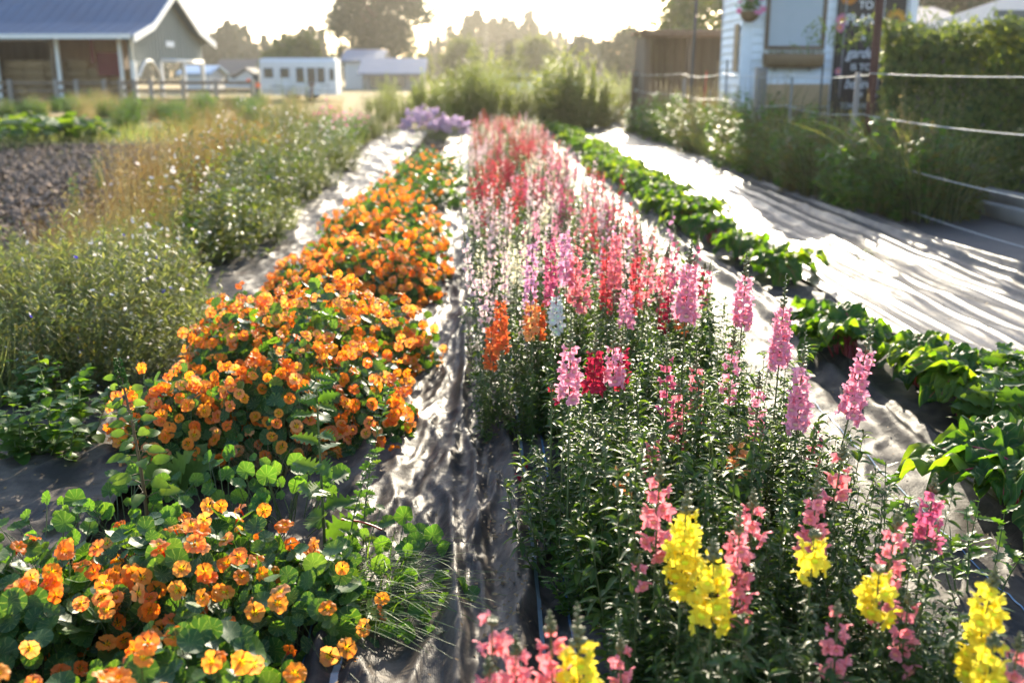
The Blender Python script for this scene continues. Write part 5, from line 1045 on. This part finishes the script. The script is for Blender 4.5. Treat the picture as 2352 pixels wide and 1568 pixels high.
# polycarbonate greenhouse roof behind the hedge
M['poly'] = petal_leaf('corrugated_polycarbonate', [(.6, .6, .55), (.68, .66, .6)], .45, (1, 1, .95), .35, .5)
KG = 17.5 / 2287; gx = (2175 - 1100) * KG; gh = thing('greenhouse', (gx, 17.5, 0), 'greenhouse with a sloping pale corrugated roof rising behind the vine hedge', 'greenhouse'); a = Acc(); us = np.linspace(0, 4, 80); V = []
us2 = np.linspace(-1.2, 2.6, 110); V = [(0 + .0, u, 2.25 + .025 * math.sin(u * 34)) for u in us2] + [(3.2, u, 3.3 + .025 * math.sin(u * 34)) for u in us2]; p = np.arange(109); a.add(np.array(V), np.concatenate([np.stack([p, p + 1, p + 111], -1), np.stack([p, p + 111, p + 110], -1)])); a.build('roof', M['poly'], gh)
a = Acc(); box(a, (.05, .7, 1.1), (.04, 3.7, 2.2)); box(a, (1.6, -1.15, 1.1), (3.1, .04, 2.2)); a.build('wall', M['wood_brown'], gh, smooth=False); a = Acc(); box(a, (.3, -1.2, 2.42), (.7, .05, .1)); 
for x in (.06, 1.6, 3.1): box(a, (x, -1.1, 1.1 + x * .16), (.09, .09, 2.2 + x * .32))
a.build('frame', M['wood_grey'], gh, smooth=False)
# ------------------------------------------------------------------ barn
M['barnwall'] = solid('sage_siding', [(.2, .215, .185), (.25, .265, .23)], .75, .3, 3, .25, 30, stretch=(6, 6, .2)); M['metalroof'] = solid('blue_grey_metal_roof', [(.05, .08, .13), (.065, .105, .165)], .62, .3, .5, .1, 40); M['barnred'] = solid('dark_red_wood', [(.1, .012, .012), (.15, .02, .02)], .7, .3, 6)
M['hay'] = solid('hay', [(.2, .13, .065), (.3, .2, .1)], .95, .1, 9, .8, 50); M['barntrim'] = solid('pale_trim', [(.62, .6, .54), (.7, .68, .62)], .6, .4, 4)
BX, BY, BL_, BD = -16.5, 50.0, 30.0, 10.0
bn = thing('barn', (BX, BY, 0), 'long sage green barn with blue grey metal roof and open hay bay', 'barn')
bn.rotation_euler.z = rad(-4)
rake = [(-.9, 3.12), (1.7, 3.78), (5, 5.5), (8.3, 3.78), (10.9, 3.12)]
a = Acc()
for (y0, z0), (y1, z1) in zip(rake[:-1], rake[1:]): prism(a, [(.5, y0, z0), (.5, y1, z1), (.5, y1, z1 + .12), (.5, y0, z0 + .12)], (-BL_, 0, 0))
k = -.2
while k > -BL_ + 1:
    for (y0, z0), (y1, z1) in zip(rake[:2], rake[1:3]): prism(a, [(k, y0, z0 + .12), (k, y1, z1 + .12), (k, y1, z1 + .14), (k, y0, z0 + .14)], (-.03, 0, 0))
    k -= .6
a.build('roof', M['metalroof'], bn, smooth=False)
a = Acc()
for (y0, z0), (y1, z1) in zip(rake[:-1], rake[1:]): prism(a, [(.52, y0, z0 - .2), (.52, y1, z1 - .2), (.52, y1, z1 + .13), (.52, y0, z0 + .13)], (.06, 0, 0))
box(a, (-BL_ / 2 + .4, -.93, 3.19), (BL_, .06, .22)); a.build('fascia', M['barntrim'], bn, smooth=False)
# gable end wall: solid above, arched openings below
a = Acc(); gp = [(0, 0, 2.1), (0, 10, 2.1), (0, 10, 3.32), (0, 8.3, 3.7), (0, 5, 5.38), (0, 1.7, 3.7), (0, 0, 3.32)]; prism(a, gp, (-.15, 0, 0)); box(a, (-.075, .2, 1.05), (.15, .4, 2.1))
arch = [(0, .4, 2.1), (0, 3.4, 2.1)] + [(0, 1.9 + 1.5 * math.cos(t), 1.35 + .74 * math.sin(t)) for t in np.linspace(0, math.pi, 12)]; prism(a, arch, (-.15, 0, 0)); 
for y in np.arange(.6, 9.8, .45): box(a, (.012, y, 2.1 + (min(y, 10 - y) * .38 + .9) / 2), (.03, .05, min(y, 10 - y) * .38 + .9))
a.build('gable_wall', M['barnwall'], bn, smooth=False); a = Acc(); box(a, (.04, 5.0, 3.0), (.04, 1.1, .28)); a.build('plaque', M['whitepaint'], bn, smooth=False)
a = Acc(); tubes(a, [(.03, .5, 1.35)], [(.03, 1.9, 2.9)], [(.03, 3.4, 1.35)], .1, .1, 14, 4); box(a, (.04, 6.8, 2.15), (.08, 6.4, .22)); a.build('arch_trim', M['barntrim'], bn)
for y in (.1, 3.5, 6.8, 9.9): a = Acc(); box(a, (.0, y, 1.05), (.2, .22, 2.1)); a.build('post', M['barntrim'], bn, smooth=False)
a = Acc(); box(a, (-BL_ / 2 - 2.0, 9.9, 1.65), (BL_ - 4.2, .15, 3.3)); box(a, (-4.0, 5, 1.65), (.15, 9.6, 3.3)); a.build('back_wall', M['wood_brown'], bn, smooth=False)
for p in (320, 180, 42, -130, -290): 
    a = Acc(); box(a, (W(p, 170, 50).x - BX - .1, .1, 1.6), (.17, .17, 3.2), bev=.02); a.build('post', M['barntrim'], bn, smooth=False)
a = Acc(); xr = W(40, 170, 50).x - BX - .25; box(a, (xr - 6, .12, 2.65), (12, .12, 1.6)); a.build('wall_panel', M['barnwall'], bn, smooth=False); a = Acc(); box(a, (xr - 6, .3, 1.78), (12, .1, .14)); a.build('beam', M['barntrim'], bn, smooth=False)
a = Acc(); box(a, (xr - 1.8, .22, .85), (3.4, .1, 1.7)); a.build('door', M['barnred'], bn, smooth=False)
a = Acc(); box(a, (W(288, 170, 51).x - BX, .9, 1.95), (1.1, .1, 1.1)); box(a, (W(245, 170, 50).x - BX, .5, 2.7), (.14, .14, 1.4)); a.build('stall_shutter', M['barnred'], bn, smooth=False)
a = Acc(); box(a, (-7, 5.0, .02), (13, 9.6, .04)); a.build('floor', M['wood_brown'], bn, smooth=False)
hbm = []
for k in range(3): a = Acc(); box(a, (0, 0, .21), (1.0, .48, .42), bev=.05); hbm.append(a.mesh('hay_bale', M['hay']))
xa, xb = W(55, 170, 51).x, W(300, 170, 51).x
for c in range(6):
    for r in range(random.choice([3, 4, 5, 6])):
        for rowy in (0,):
            o = link('hay_bale', random.choice(hbm), None, (xa + .5 + c * 1.02 + random.uniform(-.04, .04), BY + 1.6 + random.uniform(-.06, .06), .04 + r * .42)); o.rotation_euler.z = random.uniform(-.04, .04); tag(o, 'tan hay bale in the stack inside the open barn bay', 'hay bale', 'hay bales stacked in the barn')
# post and rail fence before the barn
pf = thing('rail_fence', (-20, 47.5, 0), 'dark wooden post and rail fence running past the barn to the trailer', 'fence')
xs = [W(p, 200, 47.5).x for p in (-40, 26, 72, 172, 216, 276, 312, 342, 378, 448, 520, 600)]
for x in xs: a = Acc(); box(a, (x + 20, 0, .62), (.17, .17, 1.26), bev=.015); a.build('post', M['wood_grey'], pf, smooth=False)
for z in (.35, .75, 1.1):
    a = Acc(); box(a, ((xs[0] + xs[-1]) / 2 + 20, .11, z), (xs[-1] - xs[0], .045, .14)); a.build('rail', M['wood_brown'], pf, smooth=False)
# gate post with reflectors
a = Acc(); q = W(590, 200, 50); g = thing('gate_post', (q.x, q.y, 0), 'dark gate post with orange reflectors beside the white trailer', 'post'); box(a, (0, 0, .75), (.3, .3, 1.5)); a.build('post_body', M['darkmetal'], g, smooth=False); a = Acc()
for x, z in ((-.35, 1.15), (.1, .95)): d_ = disc(1, 12, lambda r, t: (x + .12 * r * math.cos(t), -.17, z + .12 * r * math.sin(t))); a.add(*d_[:3])
box(a, (-.2, -.14, 1.15), (.3, .02, .05)); a.build('reflector', solid('orange_reflector', [(.8, .1, .02), (.9, .15, .03)], .3, .6, 10), g)
# ------------------------------------------------------------------ horse trailer
KT = 59 / 2287; q = W(688, 230, 59); tr = thing('horse_trailer', (q.x, q.y, 0), 'white horse trailer with dark windows parked beyond the weeds', 'trailer'); Lt = 172 * KT; zt = 1.5 + 33 * KT; zb = .3
def tx(p): return (p - 688) * KT
def tz(p): return 1.5 + (170 - p) * KT
a = Acc(); pr = []
for t in np.linspace(0, math.pi / 2, 6): pr.append((0, .0 + .22 - .22 * math.sin(t), zt - .22 + .22 * math.cos(t)))
pr = [(0, 2.2, zb), (0, 2.2, zt - .2), (0, 2.0, zt)] + [(0, p[1], p[2]) for p in pr][0:] + [(0, 0, zb)]; pr = [(-Lt / 2, y, z) for _, y, z in pr]; prism(a, pr, (Lt, 0, 0)); a.build('body', M['whitepaint'], tr, smooth=False)
M['tintglass'] = solid('tinted_glass', [(.03, .025, .02), (.06, .05, .04)], .15, .6, 3)
for px0, px1, py0, py1 in ((610, 632, 159, 177), (647, 668, 159, 177), (683, 701, 158, 188), (708, 727, 158, 188), (731, 748, 158, 188), (760, 768, 160, 183)):
    w_, h_ = (px1 - px0) * KT * .82, (py1 - py0) * KT; c = (tx((px0 + px1) / 2), -.012, tz((py0 + py1) / 2)); a = Acc(); box(a, c, (w_ + .08, .03, h_ + .08)); wn = a.build('window', M['darkmetal'], tr, smooth=False); a = Acc(); box(a, (c[0], -.02, c[2]), (w_ - .04, .03, h_ - .04)); a.build('pane', M['tintglass'], wn, smooth=False)
a = Acc(); box(a, (0, -.012, tz(207)), (Lt - .3, .02, .05)); box(a, (tx(672), -.01, tz(190)), (.025, .015, 1.6)); box(a, (tx(755), -.01, tz(190)), (.025, .015, 1.6)); a.build('trim', M['steel'], tr, smooth=False)
a = Acc(); box(a, (tx(640), -.012, tz(197)), (.7, .012, .1)); box(a, (tx(748), -.012, tz(196)), (.5, .012, .07)); a.build('decal', M['steel'], tr, smooth=False)
a = Acc(); box(a, (0, 1.1, zt + .03), (Lt - .3, 1.7, .06), bev=.02); a.build('roof', M['barntrim'], tr, smooth=False)
for x in (-.55, .55):
    for y in (.12, 2.05):
        wv = disc(3, 20, lambda r, t: (.36 * min(1, r * 1.05) * math.cos(t), -.11 if r < .9 else .11, .36 * min(1, r * 1.05) * math.sin(t))); a = Acc(); a.add(*wv[:3]); wh = a.build('wheel', M['darkmetal'], tr, (x, y, .36)); rm = disc(2, 14, lambda r, t: (.19 * r * math.cos(t), -.13 - .02 * (1 - r), .19 * r * math.sin(t))); a = Acc(); a.add(*rm[:3]); a.build('rim', M['steel'], wh)
a = Acc(); box(a, (0, -.03, .84), (2.1, .2, .07), bev=.02); a.build('mudguard', M['whitepaint'], tr, smooth=False)
# dark T shaped hydrant post and the wire posts before the trailer
a = Acc(); q = W(717, 225, 50); tubes(a, [(0, 0, 0)], [(0, 0, .5)], [(0, 0, 1.0)], .06, .06, 3, 8); box(a, (0, 0, 1.0), (.34, .12, .1)); o = a.build('water_hydrant', M['rusty'], None, (q.x, q.y, 0)); tag(o, 'rusty standpipe in front of the white trailer', 'standpipe')
# ------------------------------------------------------------------ far buildings
M['farwhite'] = solid('far_white_wall', [(.55, .55, .54), (.62, .62, .6)], .8, .3, 1); M['farroof'] = solid('far_grey_roof', [(.15, .17, .21), (.19, .21, .26)], .6, .4, 1); M['darkroof'] = solid('far_dark_roof', [(.07, .065, .06), (.1, .09, .085)], .85, .3, 1); M['farbrown'] = solid('far_brown_wall', [(.2, .17, .14), (.26, .22, .18)], .85, .2, 1); M['mauveroof'] = solid('mauve_roof', [(.17, .15, .17), (.21, .19, .21)], .7, .3, 1)
def house(name, d, p0, p1, eave, ridge, wallm, roofm, label, cat, depth=8, ends=False, openf=None, base=0.0):
    k = d / 2287; c = W((p0 + p1) / 2, 170, d); w_ = (p1 - p0) * k; ez = 1.5 + (170 - eave) * k; rz = 1.5 + (170 - ridge) * k; t = thing(name, (c.x, c.y, 0), label, cat); a = Acc(); e = .4
    if ends: # gable faces the camera
        prism(a, [(-w_ / 2, 0, base), (w_ / 2, 0, base), (w_ / 2, 0, ez), (0, 0, rz - .1), (-w_ / 2, 0, ez)], (0, depth, 0)); a.build('wall', wallm, t, smooth=False); a = Acc()
        for s in (-1, 1): prism(a, [(s * (w_ / 2 + e), -.4, ez - .15), (0, -.4, rz), (0, -.4, rz + .2), (s * (w_ / 2 + e), -.4, ez + .05)], (0, depth + .8, 0))
    else:
        prism(a, [(-w_ / 2, 0, base), (-w_ / 2, depth, base), (-w_ / 2, depth, ez), (-w_ / 2, depth / 2, rz - .1), (-w_ / 2, 0, ez)], (w_, 0, 0)); a.build('wall', wallm, t, smooth=False); a = Acc()
        for s in (0, 1): prism(a, [(-w_ / 2 - e, -.5 if s == 0 else depth + .5, ez - .1), (-w_ / 2 - e, depth / 2, rz), (-w_ / 2 - e, depth / 2, rz + .18), (-w_ / 2 - e, -.5 if s == 0 else depth + .5, ez + .08)], (w_ + 2 * e, 0, 0))
    a.build('roof', roofm, t, smooth=False)
    for (q0, q1, y0, y1) in openf or ():
        a = Acc(); box(a, ((q0 + q1) / 2 * k - (p0 + p1) / 2 * k, -.03, 1.5 + (170 - (y0 + y1) / 2) * k), ((q1 - q0) * k, .08, (y1 - y0) * k)); a.build('window' if (q1 - q0) < 12 else 'door', M['tintglass'], t, smooth=False)
    return t
house('white_barn', 100, 792, 872, 142, 118, M['farwhite'], M['farroof'], 'tall white outbuilding with grey roof right of the trailer', 'outbuilding', 9)
house('open_shed', 94, 832, 968, 170, 138, M['farbrown'], M['farroof'], 'long low open sided shed with grey blue roof beside the tall white outbuilding', 'outbuilding', 8, openf=((850, 885, 176, 200), (895, 930, 176, 200)))
house('bungalow', 118, 492, 606, 172, 140, M['farwhite'], M['darkroof'], 'distant house with a broad dark roof and white walls left of the trailer', 'house', 10, openf=((515, 523, 178, 192), (575, 583, 178, 192)))
house('white_gable_house', 112, 540, 590, 178, 160, M['farwhite'], M['darkroof'], 'small white gabled wing before the dark roofed house', 'house', 5, True)
house('blue_roofed_shed', 95, 418, 478, 170, 155, M['farwhite'], solid('blue_roof', [(.2, .32, .45), (.25, .38, .5)], .5, .4, 1), 'low shed with pale blue roof seen through the barn arch', 'outbuilding', 6)
house('mauve_roofed_house', 48, 2062, 2205, 62, 20, M['farbrown'], M['mauveroof'], 'house with mauve grey roof showing above the vine hedge', 'house', 9)
house('far_house', 130, 1385, 1450, 150, 128, M['farbrown'], M['mauveroof'], 'hazy house roof between the round trees and the plank shelter', 'house', 9)
# white car roofs glinting beyond the tall shrubs
def car(px_, d, label):
    q = W(px_, 190, d); t = thing('parked_car', (q.x, q.y, 0), label, 'car'); a = Acc(); prism(a, [(-2.1, -.85, .35), (2.1, -.85, .35), (2.15, -.85, .8), (1.3, -.85, .95), (.75, -.85, 1.45), (-1.1, -.85, 1.48), (-1.9, -.85, .98), (-2.15, -.85, .85)], (0, 1.7, 0)); a.build('body', M['whitepaint'], t, smooth=False)
    a = Acc(); prism(a, [(1.15, -.87, .98), (.7, -.87, 1.4), (-1.0, -.87, 1.42), (-1.6, -.87, 1.0)], (0, 1.74, 0)); a.build('window', M['tintglass'], t, smooth=False)
    for x in (-1.35, 1.35):
        for y in (-.86, .86): wv = disc(2, 16, lambda r, t_: (.33 * r * math.cos(t_), (-.02 if r < .9 else .1) * (1 if y < 0 else -1), .33 * r * math.sin(t_))); a = Acc(); a.add(*wv[:3]); a.build('wheel', M['darkmetal'], t, (x, y, .33))
car(1192, 62, 'white car glinting in the sun between the tall feathery shrubs'); car(1275, 75, 'pale car half hidden beyond the tall shrubs')
# tall feathery row at the far end of the beds
TS = [herb_acc(70, 2.0, .5, 70, .14, NARROW, 1.15, .06, (.1, 1.3), .007, base=.5, hv=(.55, 1.12)).mesh('tall_shrub', [M['tallfeather'], M['tallfeather']]) for _ in range(3)]
TSD = [herb_acc(60, 1.8, .55, 60, .12, OVS, 1.1, .05, (.1, 1.2), .005, base=.6, hv=(.75, 1.1)).mesh('tall_shrub', [M['tallfeather'], M['tallfeather']]) for _ in range(2)]
sp = []
for p, yy, s in ((880, 285, .6), (930, 290, .75), (985, 292, .85), (1020, 296, 1.0), (1065, 300, 1.05), (1110, 300, .98), (1150, 298, .9), (1200, 298, .86), (1240, 300, .95), (1285, 300, 1.05), (1325, 300, 1.1), (1370, 298, 1.02), (1410, 290, .95), (1440, 285, .75), (1050, 280, 1), (1120, 276, 1.0), (1180, 276, .9), (1260, 276, 1.05), (1340, 276, 1.15), (1390, 272, 1.0), (960, 272, .7), (900, 262, .6), (850, 258, .5), (1000, 262, .9)): sp.append((*G(p, yy)[:2], s))
place(TS + TSD + TSD, None, 'tall_shrub', sp, 'tall feathery backlit shrub in the row closing off the flower beds', 'shrub', 'tall feathery shrubs at the end of the beds', (.68, 1.2))
# ------------------------------------------------------------------ trees
CARD = lance(.42, .25, .2, 3, .8)
def crown_acc(n, rx, rz, cz, leaf, ncl=40, sg=.16, flatten=1.0, hollow=.45):
    a = Acc(); c = rvec(ncl) * (U(hollow, 1, ncl) ** .6)[:, None]; idx = RG.integers(0, ncl, n); p = c[idx] + RG.normal(size=(n, 3)) * sg; P = p * np.array([rx, rx, rz]) + np.array([0, 0, cz]); P[:, 2] = np.maximum(P[:, 2], .2)
    a.inst(CARD, frames(rvec(n) * (1, 1, .6), nrm(rvec(n) + (0, 0, .7)), leaf * U(.5, 1.2, n)), P); return a
def conifer_acc(h, r, nl, per, leaf):
    a = Acc(); zs = np.sort(U(.06, .99, nl)) * h; rr = r * (1 - zs / h) ** .75 * U(.55, 1.15, nl) + .12; an = U(0, 6.28, nl); t = U(.15, 1, (nl, per)); x = rr[:, None] * t; dz = -.25 * x + .12 * t * t * rr[:, None]
    P = np.stack([np.cos(an)[:, None] * x, np.sin(an)[:, None] * x, zs[:, None] + dz], -1).reshape(-1, 3) + RG.normal(size=(nl * per, 3)) * .12 * leaf
    D = np.stack([np.cos(an), np.sin(an), an * 0 - .25], -1).repeat(per, 0) + rvec(nl * per) * .7; a.inst(CARD, frames(nrm(D), nrm(rvec(nl * per) * .6 + (0, 0, 1)), leaf * U(.5, 1.1, nl * per)), P); return a
def trunk_acc(h, r, limbs=6, reach=1.0, z0=.3):
    a = Acc(); tubes(a, [(0, 0, -.2)], [(.03 * h, 0, h * .5)], [(0, .02 * h, h)], r, r * .25, 6, 8); an = U(0, 6.28, limbs); z = h * U(z0, .85, limbs)
    P0 = np.stack([0 * an, 0 * an, z], -1); D = np.stack([np.cos(an), np.sin(an), U(.4, .9, limbs)], -1) * reach; tubes(a, P0, P0 + D * .5 + (0, 0, -.08 * reach), P0 + D, r * .4, r * .08, 5, 5); return a
def tree(protos, p, d, label, cat, group=None, s=1.0, rz=None, sz_=None):
    q = W(p, 170, d); tk, cr = random.choice(protos); t = thing('conifer_tree' if cat == 'conifer' else 'leafy_tree', (q.x, q.y, 0), label, cat, group, random.uniform(0, 6.28) if rz is None else rz); t.scale = (s, s, sz_ or s)
    link('trunk', tk, t); link('crown', cr, t); return t
def proto_con(h, r, nl, per, leaf, m='crown'): return (trunk_acc(h * .97, h * .016, 3, .2).mesh('trunk', M['bark']), conifer_acc(h, r, nl, per, leaf).mesh('crown', M[m]))
def proto_rnd(h, rx, n, leaf, m='crown', cz=None, rz=None, ncl=40): return (trunk_acc(h * .75, h * .025, 7, rx * .6).mesh('trunk', M['bark']), crown_acc(n, rx, rz or h * .42, cz or h * .56, leaf, ncl).mesh('crown', M[m]))
CON = [proto_con(10, 2.0 + .4 * k, 300, 9, .62) for k in range(4)]
RND = [proto_rnd(6, 2.6, 4200, .42, 'crownlight') for _ in range(3)]; RNDD = [proto_rnd(6, 2.4, 4200, .42, 'crown') for _ in range(2)]
big = [(trunk_acc(15, .55, 12, 4, .1).mesh('trunk', M['bark']), crown_acc(34000, 6.0, 8.6, 8.9, .42, 110, .095, hollow=.15).mesh('crown', M['crown']))]
tree(big, 868, 128, 'huge dark spreading evergreen towering behind the white trailer', 'tree', None, 1.17)
tree(RND, 682, 98, 'rounded sunlit green tree just above the trailer roof', 'tree', None, .98, sz_=.88)
tree(RND, 640, 104, 'lower rounded tree between the trailer and the dark roofed house', 'tree', None, .62)
for p, d, s, lab in ((1062, 118, .9, 'olive rounded tree above the tall shrubs, left of the dark cone shaped tree'), (1232, 112, .92, 'olive rounded tree right of the dark cone shaped tree'), (960, 125, .7, 'small hazy tree at the right foot of the huge evergreen')): tree(RND, p, d, lab, 'tree', None, s)
tree([proto_con(6, 1.25, 260, 8, .4)], 1170, 100, 'dark cone shaped conifer between two olive rounded trees', 'conifer', None, .8)
for p, d, s, lab in ((1340, 120, 1.0, 'broad hazy tree with a ragged top beyond the shrubs'), (1438, 92, .95, 'dark ragged tree just left of the plank shelter'), (1410, 120, .6, 'small dark tree behind the plank shelter tree')): tree(RNDD, p, d, lab, 'tree', None, s)
tree(RND, 1612, 52, 'tree with glittering leaves directly behind the white shed', 'tree', None, 1.05)
for p, d, s in ((2080, 70, 1.5), (2160, 66, 1.4), (2240, 62, 1.3), (2320, 64, 1.5), (2400, 60, 1.5)): tree(RNDD, p, d, 'dark leafy tree crowding behind the mauve roofed house', 'tree', 'dark trees behind the mauve roofed house', s)
for p, topy, d in ((470, 92, 190), (494, 78, 200), (512, 66, 195), (530, 52, 200), (548, 58, 205), (568, 62, 210), (590, 100, 220), (612, 82, 215), (636, 92, 215), (655, 84, 200), (700, 70, 190), (720, 62, 200), (742, 70, 190), (455, 105, 190), (578, 110, 200), (625, 108, 230), (672, 95, 215),
                   (990, 92, 220), (1008, 85, 215), (1035, 62, 220), (1062, 72, 200), (1076, 40, 205), (1096, 28, 195), (1120, 55, 210), (1135, 45, 215), (1160, 42, 205), (1178, 50, 210), (1200, 60, 215), (1215, 30, 205), (1232, 62, 215), (1262, 72, 220), (1284, 74, 225), (1300, 88, 230), (1320, 85, 230), (1045, 80, 215), (1110, 60, 220), (1150, 62, 225), (1250, 80, 225), (1190, 70, 225), (1390, 95, 230), (1372, 98, 230), (1480, 70, 200), (1510, 80, 205), (1545, 75, 200)):
    hgt = 1.5 + (170 - topy) * d / 2287; tree(CON, p, d, 'slender conifer in the hazy line of trees on the horizon', 'conifer', 'conifers along the horizon', hgt / 10 * 1.08, sz_=hgt / 10)
a = Acc(); n = 30000; x = U(-170, 190, n); y = 245 + U(-12, 25, n); hmax = 3.0 + 4 * vnoise(x * .06, x * 0, 4) + 2.5 * vnoise(x * .3, x * 0, 5); a.inst(CARD, frames(rvec(n), rvec(n), U(.8, 1.7, n)), np.stack([x, y, U(0, 1, n) ** .8 * hmax], -1)); o = a.build('far_wood', M['crown']); tag(o, kind='stuff')
# ------------------------------------------------------------------ air: warm scattering volume added to stand in for lens veil
m, n, out = newmat('veil_haze_air'); v = nd(n, 'ShaderNodeVolumePrincipled'); v.inputs['Color'].default_value = (1, .95, .85, 1); v.inputs['Density'].default_value = .0003; v.inputs['Anisotropy'].default_value = .72; n.links.new(v.outputs[0], out.inputs['Volume'])
if VEIL_HAZE:
    a = Acc(); box(a, (0, 0, 0), (1500, 1500, 42)); o = a.build('veil_haze', m, None, (0, 40, 19.5), smooth=False); tag(o, kind='stuff')
